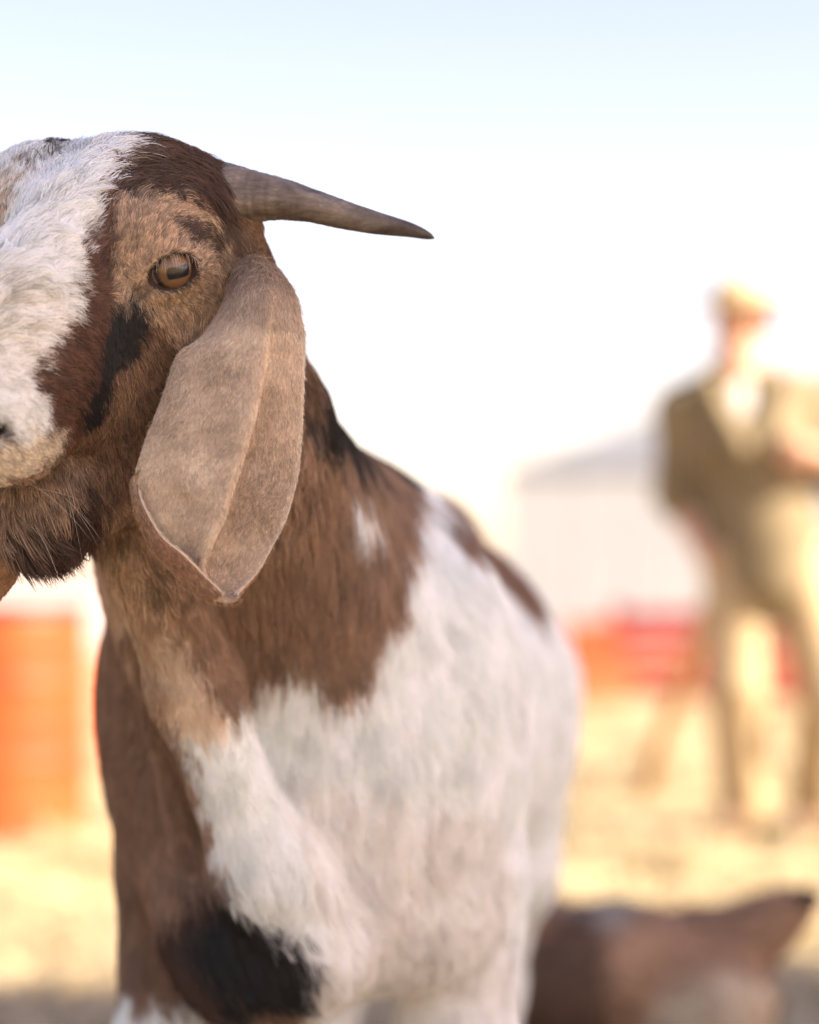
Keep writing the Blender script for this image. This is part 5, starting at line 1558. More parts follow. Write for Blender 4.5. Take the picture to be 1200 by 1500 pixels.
-49,1732,549,17; -40,1739,548,17; -30,1747,547,17; -20,1753,546,17; -9,1762,545,17; 1,1770,546,17; 9,1777,545,17; 20,1788,544,17; 30,1798,542,17; 
40,1809,541,17; 51,1825,537,17; 62,1844,538,17; 76,1877,534,17; 87,1900,530,0; 133,2602,448,0; 150,2619,447,0; -225,1897,521,10; -213,1876,523,10; 
-193,1795,531,10; -181,1769,535,10; -168,1754,536,10; -157,1744,537,10; -147,1737,540,6; -134,1693,546,7; -122,1682,546,0; -114,1679,546,0; 
-105,1677,547,0; -95,1679,545,0; -87,1682,545,0; -76,1690,544,0; -66,1701,543,17; -57,1717,541,17; -49,1729,541,17; -40,1738,539,17; -29,1748,539,17; 
-21,1755,536,17; -11,1763,537,17; 0,1774,533,17; 10,1784,532,17; 19,1791,532,17; 31,1802,531,17; 41,1813,529,17; 51,1825,528,17; 64,1852,526,17; 
73,1872,521,17; 86,1899,520,0; 130,2603,433,0; 149,2622,432,0; -225,1901,509,10; -211,1880,511,10; -192,1798,521,10; -181,1771,526,10; 
-169,1754,527,10; -158,1744,528,6; -146,1735,531,6; -134,1709,532,7; -124,1691,534,7; -116,1684,536,0; -104,1682,535,0; -96,1683,535,0; -85,1686,534,0; 
-76,1692,534,0; -67,1700,534,17; -57,1713,532,17; -49,1725,531,17; -39,1737,530,17; -30,1748,527,17; -21,1758,526,17; -9,1769,526,17; 1,1778,524,17; 
10,1786,524,17; 22,1796,523,17; 32,1805,519,17; 42,1816,520,17; 50,1826,519,17; 64,1855,513,17; 76,1880,510,17; 85,1899,507,0; 133,2613,417,0; 
147,2634,414,0; -228,1912,498,10; -213,1886,499,10; -201,1871,503,10; -181,1773,514,6; -170,1755,517,6; -158,1744,519,6; -146,1734,519,7; 
-137,1724,522,7; -126,1702,525,7; -115,1693,524,7; -105,1687,527,0; -96,1687,527,0; -85,1690,526,0; -75,1695,524,0; -67,1701,524,0; -59,1708,524,17; 
-49,1721,523,17; -38,1735,520,17; -30,1746,518,17; -19,1763,516,17; -9,1773,514,17; -1,1781,513,17; 11,1791,511,17; 19,1797,512,17; 30,1807,509,17; 
42,1818,510,17; 50,1830,508,17; 65,1863,502,17; 74,1880,502,17; 85,1902,498,0; 132,2629,401,0; -225,1905,487,10; -213,1888,489,10; -200,1876,492,10; 
-180,1774,505,6; -169,1755,506,6; -157,1743,510,7; -146,1734,509,7; -138,1728,512,7; -126,1715,511,7; -116,1701,516,7; -106,1695,516,7; -96,1694,516,7; 
-86,1694,516,0; -77,1698,514,0; -68,1702,514,0; -58,1709,513,17; -50,1716,512,17; -39,1730,511,17; -29,1748,509,17; -19,1767,506,17; -9,1777,505,17; 
1,1786,504,17; 11,1794,503,17; 21,1802,501,17; 31,1811,499,17; 40,1821,497,17; 52,1837,497,17; 65,1870,490,17; 73,1882,489,17; 87,1910,487,0; 
-228,1914,473,10; -213,1889,478,10; -200,1880,478,10; -183,1789,492,6; -169,1757,496,6; -159,1746,498,7; -149,1737,499,7; -138,1730,501,7; 
-126,1720,501,7; -116,1710,504,7; -105,1703,503,7; -96,1700,504,7; -85,1699,506,7; -76,1700,506,0; -68,1703,506,0; -58,1709,503,17; -48,1717,503,17; 
-40,1725,502,17; -28,1752,497,17; -20,1771,496,17; -10,1784,492,17; -1,1791,492,17; 10,1799,490,17; 21,1808,489,17; 32,1819,487,17; 42,1830,486,17; 
52,1851,483,17; 63,1871,481,17; 75,1889,477,17; 85,1908,476,0; -229,1915,462,10; -213,1889,467,10; -202,1882,469,10; -191,1876,470,6; -168,1761,485,6; 
-158,1747,488,6; -147,1738,489,7; -138,1732,490,7; -127,1725,491,7; -117,1717,493,7; -106,1709,494,7; -97,1704,496,7; -85,1703,496,7; -76,1704,495,7; 
-68,1705,494,17; -57,1710,493,17; -47,1717,492,17; -38,1731,490,17; -30,1754,488,17; -19,1781,484,17; -10,1791,481,17; -1,1797,482,17; 11,1807,480,17; 
21,1817,477,17; 32,1828,477,17; 40,1840,475,17; 54,1866,472,17; 64,1879,469,17; 76,1893,465,17; 87,1921,462,0; -224,1903,454,10; -212,1888,458,10; 
-201,1881,457,10; -192,1878,457,10; -169,1768,475,6; -158,1751,479,6; -149,1742,480,7; -136,1733,482,7; -128,1728,482,7; -116,1721,481,7; 
-106,1714,484,7; -97,1710,484,7; -86,1707,483,7; -77,1706,486,7; -67,1708,486,7; -57,1712,485,17; -50,1717,485,17; -39,1733,481,17; -29,1779,473,17; 
-20,1793,470,17; -9,1802,470,17; -1,1807,471,17; 10,1817,468,17; 22,1830,466,17; 30,1849,461,17; 42,1864,460,17; 54,1874,459,17; 65,1883,457,17; 
73,1891,458,17; 125,2732,328,0; -226,1905,443,10; -212,1887,446,10; -204,1882,447,10; -193,1878,448,10; -179,1877,448,6; -160,1762,465,6; 
-147,1746,470,6; -136,1739,470,7; -126,1733,470,7; -115,1725,473,7; -108,1720,474,7; -97,1714,475,7; -86,1711,476,7; -76,1710,475,7; -68,1711,476,17; 
-59,1715,475,17; -48,1725,474,17; -41,1749,469,17; -29,1798,460,17; -20,1809,459,17; -12,1816,459,17; 0,1837,453,17; 11,1843,454,17; 21,1865,448,17; 
31,1869,448,17; 42,1872,448,17; 53,1877,449,17; 63,1883,446,17; 75,1895,444,17; 127,2758,304,0; -224,1901,432,0; -214,1888,434,10; -203,1881,437,10; 
-192,1878,438,10; -170,1878,436,6; -150,1760,455,6; -139,1748,458,7; -128,1740,460,7; -118,1735,461,7; -108,1728,462,7; -97,1722,464,7; -87,1719,464,7; 
-78,1719,464,7; -69,1721,464,17; -58,1727,464,17; -51,1758,456,17; -41,1798,452,17; -9,1902,435,17; 0,1886,436,17; 12,1878,437,17; 21,1875,437,17; 
30,1875,437,17; 44,1876,438,17; 53,1879,437,17; 64,1885,436,17; 75,1895,433,17; 126,2763,291,0; -227,1902,422,0; -214,1886,424,0; -202,1880,427,0; 
-192,1876,426,0; -181,1876,426,0; -170,1878,428,0; -161,1882,427,6; -141,1763,446,6; -129,1752,448,7; -118,1747,448,10; -108,1743,448,10; 
-98,1739,450,10; -88,1734,452,10; -78,1736,452,0; -69,1747,449,17; -61,1766,446,17; -76,2752,274,17; -61,2767,275,17; -9,1910,420,17; 1,1890,423,17; 
10,1883,424,17; 20,1878,426,17; 32,1876,427,17; 42,1876,426,17; 53,1878,426,17; 65,1884,425,17; 75,1894,423,17; 127,2778,270,0; -226,1895,412,0; 
-213,1882,414,0; -202,1877,416,0; -189,1874,415,0; -181,1874,415,0; -171,1876,415,0; -159,1881,416,0; -149,1890,415,10; -129,1769,436,10; 
-120,1761,438,10; -109,1763,435,10; -101,1763,435,10; -90,1760,438,10; -80,1768,437,0; -110,2752,258,0; -94,2749,261,17; -77,2753,259,17; 
-61,2774,257,17; -11,1910,411,17; -2,1892,412,17; 10,1882,414,17; 23,1876,416,17; 32,1874,415,17; 43,1874,415,17; 53,1876,415,17; 64,1882,414,17; 
74,1891,414,17; -139,1638,746,8; -134,1652,746,8; -129,1658,745,8; -122,1662,744,8; -116,1662,746,8; -110,1664,745,8; -105,1665,745,8; -98,1668,745,8; 
-92,1670,745,8; -86,1673,746,8; -81,1676,746,8; -74,1681,744,8; -69,1684,746,8; -63,1688,746,8; -57,1694,744,8; -51,1699,745,8; -45,1705,745,8; 
-38,1713,746,8; -32,1719,746,8; -25,1728,745,8; -19,1736,744,8; -14,1744,746,8; -7,1755,744,8; -1,1764,745,0; 6,1776,745,0; -138,1638,740,8; 
-135,1655,739,8; -128,1664,739,8; -122,1665,740,8; -117,1667,739,8; -110,1668,739,8; -106,1669,740,8; -99,1671,740,8; -94,1674,739,8; -87,1677,739,8; 
-81,1680,739,8; -75,1683,740,8; -68,1688,738,8; -63,1692,739,8; -57,1697,738,8; -51,1701,740,8; -44,1708,738,8; -38,1714,739,8; -33,1720,740,8; 
-27,1728,739,8; -19,1737,740,8; -13,1745,738,8; -6,1755,738,0; 0,1764,739,0; 5,1772,738,0; -139,1635,733,8; -135,1655,732,8; -128,1667,734,8; 
-123,1670,732,8; -117,1671,733,8; -112,1672,734,8; -105,1674,732,8; -99,1675,734,8; -93,1677,734,8; -86,1681,732,8; -80,1684,733,8; -75,1686,733,8; 
-69,1691,733,8; -62,1695,732,8; -57,1699,733,8; -51,1704,734,8; -45,1710,732,8; -39,1715,733,8; -32,1722,733,8; -26,1729,733,8; -19,1738,733,8; 
-13,1745,733,0; -7,1753,732,0; -1,1762,732,0; 6,1772,733,0; -138,1635,728,8; -135,1649,727,8; -129,1670,728,8; -124,1673,727,8; -118,1676,726,8; 
-112,1677,727,8; -105,1678,726,8; -99,1680,727,8; -93,1682,727,8; -87,1684,727,8; -82,1686,727,8; -76,1690,726,8; -70,1693,727,8; -63,1698,727,8; 
-57,1702,726,8; -50,1707,727,8; -44,1713,727,8; -39,1717,727,8; -32,1725,726,8; -25,1731,726,8; -20,1737,726,8; -14,1744,725,0; -6,1753,726,0; 
0,1761,726,0; 7,1770,726,0; -139,1636,721,8; -134,1647,722,8; -129,1671,721,8; -124,1677,720,8; -118,1680,721,8; -112,1681,721,8; -105,1683,720,8; 
-100,1683,721,8; -93,1685,721,8; -88,1688,720,8; -81,1691,720,8; -76,1693,721,8; -70,1696,721,8; -64,1700,720,8; -57,1705,721,8; -51,1710,719,8; 
-45,1714,721,8; -38,1720,720,8; -32,1726,719,8; -26,1731,719,8; -20,1737,719,0; -14,1744,719,0; -6,1753,719,0; -1,1759,719,0; 6,1767,720,0; 
-139,1636,716,8; -133,1647,715,8; -129,1663,715,8; -123,1679,715,8; -118,1684,714,8; -111,1686,715,8; -105,1686,715,8; -100,1688,715,8; -93,1690,714,8; 
-87,1692,714,8; -82,1694,714,8; -75,1698,714,8; -69,1701,713,8; -63,1704,714,8; -58,1707,714,8; -52,1711,715,8; -44,1717,715,8; -38,1722,713,8; 
-33,1727,713,8; -26,1733,714,8; -19,1739,714,0; -13,1745,713,0; -7,1752,714,0; -1,1758,712,0; 6,1765,712,0; -138,1639,710,8; -134,1645,709,8; 
-129,1654,709,8; -124,1673,709,8; -118,1687,708,8; -113,1690,708,8; -106,1692,707,8; -99,1692,709,8; -94,1694,708,8; -87,1697,707,8; -82,1698,708,8; 
-76,1700,708,8; -70,1704,707,8; -63,1707,708,8; -58,1710,708,8; -50,1715,708,8; -44,1719,707,8; -39,1723,708,8; -33,1727,707,8; -25,1734,706,0; 
-21,1738,707,0; -14,1744,707,0; -6,1752,707,0; -1,1757,706,0; 5,1764,705,0; -139,1639,703,8; -133,1645,703,8; -128,1652,703,8; -123,1666,702,8; 
-118,1690,702,8; -112,1695,701,8; -106,1696,702,8; -101,1696,703,8; -93,1698,701,8; -88,1700,701,8; -82,1702,701,8; -75,1705,701,0; -68,1707,702,8; 
-63,1710,701,8; -56,1714,702,8; -51,1717,701,8; -44,1721,701,8; -38,1725,700,8; -33,1729,702,8; -27,1733,701,0; -20,1739,701,0; -13,1745,700,0; 
-6,1751,700,0; -1,1756,699,0; 5,1763,700,0; -138,1641,697,8; -134,1645,698,8; -128,1651,697,8; -122,1662,697,8; -119,1682,696,8; -112,1699,695,8; 
-106,1701,695,8; -100,1701,695,8; -94,1702,695,8; -87,1703,696,8; -82,1706,694,0; -75,1708,695,0; -70,1709,696,0; -63,1713,694,8; -58,1715,696,8; 
-51,1719,695,8; -45,1723,694,8; -38,1727,694,8; -32,1731,694,8; -25,1736,694,0; -20,1739,693,0; -13,1745,693,0; -7,1751,694,0; -1,1756,694,0; 
6,1762,692,0; -140,1641,691,16; -133,1646,691,8; -128,1650,690,8; -122,1659,691,8; -118,1673,691,8; -112,1703,689,8; -106,1704,688,8; -100,1705,689,0; 
-89,1707,689,0; -81,1709,688,0; -76,1710,688,0; -69,1713,689,0; -64,1715,688,8; -58,1717,688,8; -51,1721,688,8; -44,1724,688,8; -39,1727,689,8; 
-31,1732,688,8; -26,1736,688,0; -20,1740,687,0; -14,1745,687,0; -6,1751,686,0; -1,1755,688,0; 6,1761,687,0; -140,1642,685,16; -134,1646,684,8; 
-128,1650,685,8; -123,1657,684,8; -118,1669,684,8; -114,1707,682,8; -107,1707,683,0; -101,1708,683,0; -94,1709,683,0; -88,1710,682,0; -83,1711,682,0; 
-75,1713,683,0; -69,1715,683,0; -64,1717,681,0; -58,1719,682,8; -51,1722,682,8; -44,1725,683,8; -38,1729,682,8; -32,1732,682,0; -26,1736,682,0; 
-20,1740,681,0; -14,1744,682,0; -6,1750,680,0; -1,1755,681,0; 6,1761,681,0; -139,1644,680,16; -133,1648,678,16; -127,1652,679,8; -123,1657,678,8; 
-116,1671,679,8; -113,1710,677,0; -107,1711,676,0; -100,1711,676,0; -94,1712,676,0; -89,1712,677,0; -81,1713,676,0; -76,1715,675,0; -70,1717,675,0; 
-63,1719,676,0; -57,1721,675,0; -51,1724,675,0; -46,1726,676,0; -39,1729,676,0; -32,1733,676,0; -26,1736,675,0; -21,1740,674,0; -13,1745,675,0; 
-7,1749,674,0; -1,1754,674,0; 7,1761,675,0; -139,1647,672,16; -134,1649,673,16; -127,1653,672,8; -123,1658,672,8; -117,1668,671,0; -113,1713,669,0; 
-108,1713,670,0; -101,1713,671,0; -94,1714,669,0; -88,1715,670,0; -83,1716,669,0; -77,1716,670,0; -70,1718,669,0; -64,1720,669,0; -58,1722,669,0; 
-52,1724,669,0; -44,1727,669,0; -38,1730,669,0; -33,1733,669,0; -27,1736,669,0; -20,1741,668,0; -14,1744,668,0; -7,1749,668,0; 0,1754,667,0; 
7,1760,668,0; -139,1648,668,16; -133,1651,667,16; -129,1653,666,16; -122,1660,666,8; -117,1668,666,0; -114,1715,663,0; -108,1715,664,0; 
-100,1716,663,0; -95,1716,663,0; -90,1717,663,0; -83,1717,664,0; -76,1718,664,0; -70,1719,664,0; -64,1721,663,0; -58,1723,663,0; -51,1725,663,0; 
-44,1728,664,0; -39,1731,662,0; -32,1734,662,0; -27,1737,662,0; -20,1741,661,0; -13,1745,661,0; -7,1749,661,0; -1,1753,662,0; 6,1759,661,0; 
-141,1651,660,16; -135,1653,660,16; -129,1656,659,0; -123,1660,661,0; -117,1667,660,0; -112,1681,659,0; -108,1717,658,0; -101,1718,657,0; 
-96,1718,656,0; -89,1718,656,0; -82,1719,657,0; -76,1720,657,0; -71,1721,656,0; -64,1722,656,0; -57,1725,656,0; -52,1726,656,0; -45,1728,655,0; 
-38,1731,657,0; -33,1734,655,0; -26,1737,655,0; -20,1741,656,0; -14,1744,655,0; -8,1748,655,0; -1,1753,656,0; 5,1758,655,0; 
'''
# lie of the coat: point (mm), direction, hair length (mm)
LIE = [(-235,1434,932, 0.77,0.50,0.40, 30), (-222,1457,964, 0.71,0.46,0.54, 30), (-209,1482,997, 0.62,0.58,0.52, 30),
       (-200,1508,1018, 0.81,0.46,0.37, 30), (-227,1434,908, 0.81,0.54,0.22, 28), (-233,1423,875, 0.73,0.68,0.06, 12),
       (-209,1448,930, 0.71,0.68,0.17, 22), (-233,1423,842, 0.64,0.76,-0.14, 6), (-242,1505,997, 0.29,0.57,0.77, 14),
       (-229,1503,1005, 0.10,0.79,0.61, 14), (-241,1469,970, 0.73,0.28,0.62, 26), (-214,1441,892, 0.71,0.65,-0.28, 14),
       (-171,1516,1024, 0.86,0.50,0.01, 34), (-151,1523,1021, 0.87,0.35,-0.34, 34), (-134,1526,1011, 0.58,-0.04,-0.81, 30),
       (-169,1495,1005, 0.86,0.49,0.14, 26), (-143,1492,997, 0.59,0.79,-0.17, 20), (-181,1527,1033, 0.97,0.25,-0.07, 30),
       (-166,1471,962, 0.19,0.04,0.98, 7), (-150,1474,964, 0.30,0.34,0.89, 7), (-134,1488,969, 0.33,0.71,0.63, 7),
       (-128,1506,958, 0.51,0.71,0.48, 7), (-126,1513,947, 0.55,0.79,-0.28, 7), (-179,1472,945, 0.09,-0.09,0.99, 7),
       (-174,1471,962, 0.07,0.04,1.00, 7), (-166,1473,981, 0.38,0.47,0.80, 8), (-146,1481,984, 0.51,0.70,0.50, 8),
       (-168,1472,947, -0.71,-0.03,0.71, 5), (-169,1476,938, -0.45,0.05,-0.89, 5), (-159,1480,934, 0.50,0.75,-0.43, 6),
       (-143,1492,933, 0.35,0.88,-0.33, 6), (-132,1509,938, 0.39,0.80,-0.45, 6), (-156,1493,919, 0.37,0.72,-0.59, 10),
       (-175,1476,921, 0.26,0.38,-0.89, 9), (-120,1518,952, 0.24,0.58,-0.78, 9), (-183,1471,895, 0.08,0.41,-0.91, 9),
       (-169,1492,885, 0.14,0.62,-0.77, 11), (-153,1502,907, 0.26,0.66,-0.70, 11), (-179,1509,848, 0.02,0.63,-0.78, 12),
       (-192,1513,831, -0.04,0.28,-0.96, 12), (-178,1536,815, -0.04,0.90,-0.44, 13), (-196,1478,854, -0.14,0.85,-0.51, 11),
       (-133,1518,922, -0.29,0.16,-0.94, 9), (-163,1519,857, 0.03,0.62,-0.78, 12), (-190,1465,932, 0.83,0.54,0.13, 12),
       (-201,1451,906, 0.68,0.66,-0.31, 12), (-212,1443,884, 0.63,0.70,-0.35, 11), (-212,1446,860, 0.40,0.87,-0.29, 8),
       (-187,1470,958, 0.81,0.07,0.58, 11), (-179,1473,916, -0.12,-0.04,-0.99, 9), (-226,1426,859, 0.54,0.83,-0.13, 6),
       (-223,1434,839, 0.30,0.95,-0.13, 5), (-235,1434,823, 0.62,0.78,0.04, 5), (-242,1502,805, 0.40,0.28,-0.87, 9),
       (-230,1508,788, 0.41,0.00,-0.91, 36), (-213,1507,797, 0.21,0.00,-0.98, 30), (-204,1507,810, 0.03,0.77,-0.64, 20),
       (-248,1513,786, 0.49,0.00,-0.87, 36), (-216,1500,826, 0.29,0.17,-0.94, 9), (-229,1498,816, 0.37,0.18,-0.91, 8),
       (-114,1525,976, 0.41,0.37,-0.84, 12), (-102,1539,959, 0.32,0.91,-0.26, 10), (-61,1660,867, 0.23,0.55,-0.80, 40),
       (-39,1725,838, 0.20,-0.05,-0.98, 40), (-57,1675,807, 0.07,0.35,-0.93, 40), (-85,1666,759, 0.02,0.51,-0.86, 35),
       (-118,1669,736, 0.08,0.58,-0.81, 30), (-20,1742,784, -0.05,-0.16,-0.99, 35), (-48,1705,736, -0.01,0.33,-0.95, 35),
       (-159,1607,745, 0.25,0.53,-0.81, 18), (-190,1602,759, 0.31,0.48,-0.83, 15), (-139,1642,690, 0.29,0.40,-0.87, 18),
       (-122,1666,618, 0.35,0.16,-0.92, 20), (-73,1712,687, 0.09,0.26,-0.96, 30), (-170,1585,781, 0.23,0.50,-0.83, 14),
       (-57,1688,872, 0.92,0.00,-0.38, 28), (10,1848,797, 0.23,-0.58,-0.78, 25), (0,1758,710, 0.18,0.05,-0.98, 25),
       (52,1824,709, 0.26,0.22,-0.94, 25), (114,2237,699, 0.18,0.05,-0.98, 20), (-49,1729,638, 0.09,0.12,-0.99, 25),
       (10,1765,585, 0.10,0.40,-0.91, 30), (62,1828,605, 0.06,0.38,-0.92, 25), (129,2280,570, -0.05,0.00,-1.00, 22),
       (-72,1699,568, 0.21,0.13,-0.97, 28), (-25,1756,512, 0.21,0.76,-0.61, 32), (31,1809,505, 0.14,0.74,-0.66, 32),
       (86,1906,492, -0.04,0.15,-0.99, 25), (-96,1691,521, 0.43,0.36,-0.83, 22), (59,2595,827, 0.45,0.00,-0.89, 16),
       (-206,1779,660, -0.14,0.41,-0.90, 20), (-184,1763,611, 0.08,0.07,-0.99, 20), (-205,1859,524, 0.05,0.38,-0.92, 25),
       (-132,1728,491, 0.64,0.02,-0.77, 25), (-220,1808,633, -0.13,0.88,-0.45, 18), (-219,1895,450, 0.20,-0.33,-0.92, 22),
       (-158,1745,538, 0.34,-0.24,-0.91, 22), (-169,1661,661, 0.10,0.84,-0.54, 16)]
def build_goat():
    root = tag(empty('goat', (-.08, 1.95, 0)), 'brown and white horned goat with long drooping ears standing close to the camera', 'goat')
    bpy.context.view_layer.update()
    inv = Matrix.Translation((.08, -1.95, 0))

    def part(name, data, mat, parent=root):
        o = link(name, data, mat, parent)
        if parent is root:
            o.matrix_parent_inverse = inv
        return o
    G = build_goat_field()
    V, F = G.mesh((-.34, 1.30, -.01), (.30, 3.02, 1.12), .005)
    me = mesh_from('goat_body', V, F)
    for s in (1, -1):
        refine(me, G, EYE[s][0], .034)
    V, N = get_verts(me)
    T = get_tris(me)
    # ---- markings
    M = np.array([[float(x) for x in t.split(',')] for t in MARKS.replace('\n', ' ').split(';') if t.strip()])
    A, ci = M[:, :3] / 1000, M[:, 3].astype(int)
    pal = np.array(PAL)
    loc = (A - HO) @ HM.T
    far = (loc[:, 0] > .040) & (loc[:, 1] > -.09) & (loc[:, 2] > -.16)
    A = np.concatenate([A, mirror(A[far])])
    ci = np.concatenate([ci, ci[far]])
    from mathutils.kdtree import KDTree
    kd = KDTree(len(A))
    for i, p in enumerate(A):
        kd.insert(p, i)
    kd.balance()
    coat = np.empty((len(V), 3))
    jit = np.random.default_rng(5).normal(0, .0022, V.shape)
    inhead = (np.linalg.norm(V - HO, axis=1) < .22)
    Q = V + jit * np.where(inhead, 1, 2)[:, None]
    for i, p in enumerate(Q):
        hits = kd.find_n(p, 4)
        d0 = hits[0][2]
        ws = [1 / (h[2] ** 2 + .6e-5) ** 3 for h in hits]
        sw = sum(ws)
        c = 0
        for h, w_ in zip(hits, ws):
            c = c + pal[ci[h[1]]] * (w_ / sw)
        coat[i] = c
    # ---- lie and length
    Lz = np.array(LIE)
    P0, D0, L0 = Lz[:, :3] / 1000, Lz[:, 3:6], Lz[:, 6:7] / 1000
    lc = (P0 - HO) @ HM.T
    fh = (lc[:, 0] > .012) & (np.linalg.norm(P0 - HO, axis=1) < .17)
    Pm = mirror(P0[fh])
    Dm = D0[fh] - 2 * (D0[fh] @ HL)[:, None] * HL
    extra = [((.15, 2.4, .75), (.2, .4, -.9), .022), ((.10, 2.7, .6), (.1, .2, -1), .022), ((-.22, 2.4, .75), (-.2, .4, -.9), .022), ((-.2, 2.4, .55), (0, .4, -.9), .022),
             ((-.03, 2.4, .82), (0, 1, 0), .02), ((.0, 2.8, .8), (0, .8, -.5), .02), ((-.186, 1.92, .2), (0, .05, -1), .01), ((.036, 1.92, .2), (0, .05, -1), .01),
             ((-.095, 2.76, .2), (0, .05, -1), .01), ((.09, 2.76, .2), (0, .05, -1), .01), ((-.2, 1.9, .75), (-.2, .4, -.9), .025), ((-.05, 2.3, .44), (0, .7, -.3), .025)]
    P0 = np.concatenate([P0, Pm, [x[0] for x in extra]])
    D0 = np.concatenate([D0, Dm, [unit(x[1]) for x in extra]])
    L0 = np.concatenate([L0, L0[fh], [[x[2]] for x in extra]])
    res = spread(V, P0, np.c_[D0, L0], 3.2, 2e-5)
    flow, length = nrm(res[:, :3]), res[:, 3]
    # ---- bare rims: inside the lids, the nostril and the lips
    hl = (V - HO) @ HM.T
    bare = np.zeros(len(V))
    for s in (1, -1):
        c, Ax = EYE[s]
        q = (V - c) @ Ax.T
        el = np.sqrt((q[:, 0] / .0170) ** 2 + (q[:, 1] / .0116) ** 2)
        close = np.linalg.norm(V - c, axis=1) < .035
        rim = np.clip((1.08 - el) / .10, 0, 1) * close
        duct = np.linalg.norm((V - (c + Ax[0] * .0205 - Ax[1] * .0065)) * 1.0, axis=1)
        rim = np.maximum(rim, .6 * np.clip((.0066 - duct) / .003, 0, 1))
        coat = coat * (1 - rim[:, None]) + np.array((.040, .022, .016)) * rim[:, None]
        bare = np.maximum(bare, np.clip((1.0 - el) / .06, 0, 1) * close)
        bare = np.maximum(bare, np.clip((.0036 - duct) / .002, 0, 1))
        nearlid = np.clip((1.9 - el) / .7, 0, 1) * close
        length = length * (1 - .45 * nearlid)
        nd = np.linalg.norm((hl - np.array((s * .029, .156, -.036))) / np.array((1, 1, .8)), axis=1)
        k = np.clip((.013 - nd) / .005, 0, 1)
        coat = coat * (1 - k[:, None]) + np.array((.06, .03, .026)) * k[:, None]
        bare = np.maximum(bare, k)
    coat = coat * (1 + .10 * fbm(V, 90, 2))[:, None]
    hoof = V[:, 2] < .055
    coat[hoof] = (.05, .04, .03)
    bare[hoof] = 1
    set_color(me, 'coat', coat)
    body = part('body', me, skin_material('goat_skin'))
    fm = fur_material('goat_fur')
    fb = fur_material('goat_body_fur', root_tone=.86, through=.42)
    headd = np.linalg.norm((V - HO), axis=1)
    seen = ((V - np.array((0, 0, CAM_H))) * N).sum(1) < .15 * np.linalg.norm(V - np.array((0, 0, CAM_H)), axis=1)
    hd = np.clip((.235 - headd) / .05, 0, 1)
    dens = .24e6 + hd * 1.18e6
    dens = dens * np.where(V[:, 1] > 2.3, .7, 1) * (1 - bare) * np.where(seen, 1, .45)
    short = np.clip((.016 - length) / .008, 0, 1)
    dens = dens * (1 + .5 * short * hd)
    rad = (.00032 * (1 - hd) + .00020 * hd) * np.where(seen, 1, 1.5)
    length = length * (1 + .15 * fbm(V, 60, 4))
    lift = .55 - .22 * np.clip(length / .04, 0, 1)
    chin = np.clip((-.10 - hl[:, 2]) / .03, 0, 1) * hd
    ishead = hd > .02
    Th, Tb = T[ishead[T].any(1)], T[~ishead[T].any(1)]
    fine = np.clip((.013 - length) / .005, 0, 1) * hd
    rad = rad * (1 - .22 * fine)
    dens = dens * (1 + .35 * fine)
    shag = length > .0165
    sk = np.clip((length - .014) / .008, 0, 1)
    dens = dens * (1 - .35 * sk * hd)
    rad = rad * (1 + .35 * sk * hd)
    ts = shag[Th].sum(1) >= 2
    grow('fur', V, N, Th[~ts], dens, flow, length, coat, rad, fm, body, 11, lift=lift, jitter=.20, droop=.10, clump=.60, clump_mm=3.4, wild=.05)
    grow('fur', V, N, Th[ts], dens, flow, length, coat, rad, fm, body, 13, lift=lift * 1.25, jitter=.20, droop=.16, clump=.85, clump_mm=7.5, wild=.07)
    grow('fur', V, N, Tb, dens, flow, length, coat, rad, fb, body, 12, lift=lift * .7, jitter=.12, droop=.10, clump=.62, clump_mm=15, wild=.04, vary=.42)
    # ---- eyes
    em = eye_material()
    for s in (1, -1):
        c, Ax = EYE[s]
        bm = bmesh.new()
        bmesh.ops.create_uvsphere(bm, u_segments=48, v_segments=32, radius=.0172)
        for v in bm.verts:
            q = math.hypot(v.co.x, v.co.y)
            if v.co.z > 0 and q < .0105:
                v.co.z += .0014 * (1 - (q / .0105) ** 2)
        for f in bm.faces:
            f.smooth = True
        m2 = bpy.data.meshes.new('eye')
        bm.to_mesh(m2)
        bm.free()
        o = part('eye', m2, em)
        gaze = unit(Ax[2] - .10 * Ax[0] + .03 * Ax[1])
        tx = unit(Ax[0] - gaze * (Ax[0] @ gaze))
        ty = np.cross(gaze, tx)
        mat = Matrix(((tx[0], ty[0], gaze[0], 0), (tx[1], ty[1], gaze[1], 0), (tx[2], ty[2], gaze[2], 0), (0, 0, 0, 1)))
        o.matrix_world = Matrix.Translation(Vector(c - Ax[2] * .0114 - Ax[0] * .0010)) @ mat
        # lashes on the upper lid
        X, C4, R = [], [], []
        rr = np.random.default_rng(20 + s)
        for k in range(40):
            th = rr.uniform(.9, 2.85)
            p = c + Ax[0] * .0165 * math.cos(th) + Ax[1] * (.0105 * math.sin(th) + .001) + Ax[2] * .0045
            out = unit(Ax[2] * .9 + Ax[0] * (.45 * math.cos(th) + rr.normal(0, .2)) + Ax[1] * rr.uniform(-.15, .2))
            L = rr.uniform(.006, .013)
            tt = np.linspace(0, 1, 5)
            X.append(p + L * (out[None] * (tt - .45 * tt ** 2)[:, None] * .8 + np.array((0, 0, -1.0))[None] * (tt ** 1.6)[:, None] * .75))
            C4.append((.6, .48, .34, 1) if rr.random() < .7 else (.1, .06, .04, 1))
            R.append(.00010 * np.array([1, .95, .8, .5, .1]))
        cu = bpy.data.hair_curves.new('eyelashes')
        cu.add_curves([5] * len(X))
        cu.position_data.foreach_set('vector', np.array(X, np.float32).ravel())
        cu.attributes.new('radius', 'FLOAT', 'POINT').data.foreach_set('value', np.array(R, np.float32).ravel())
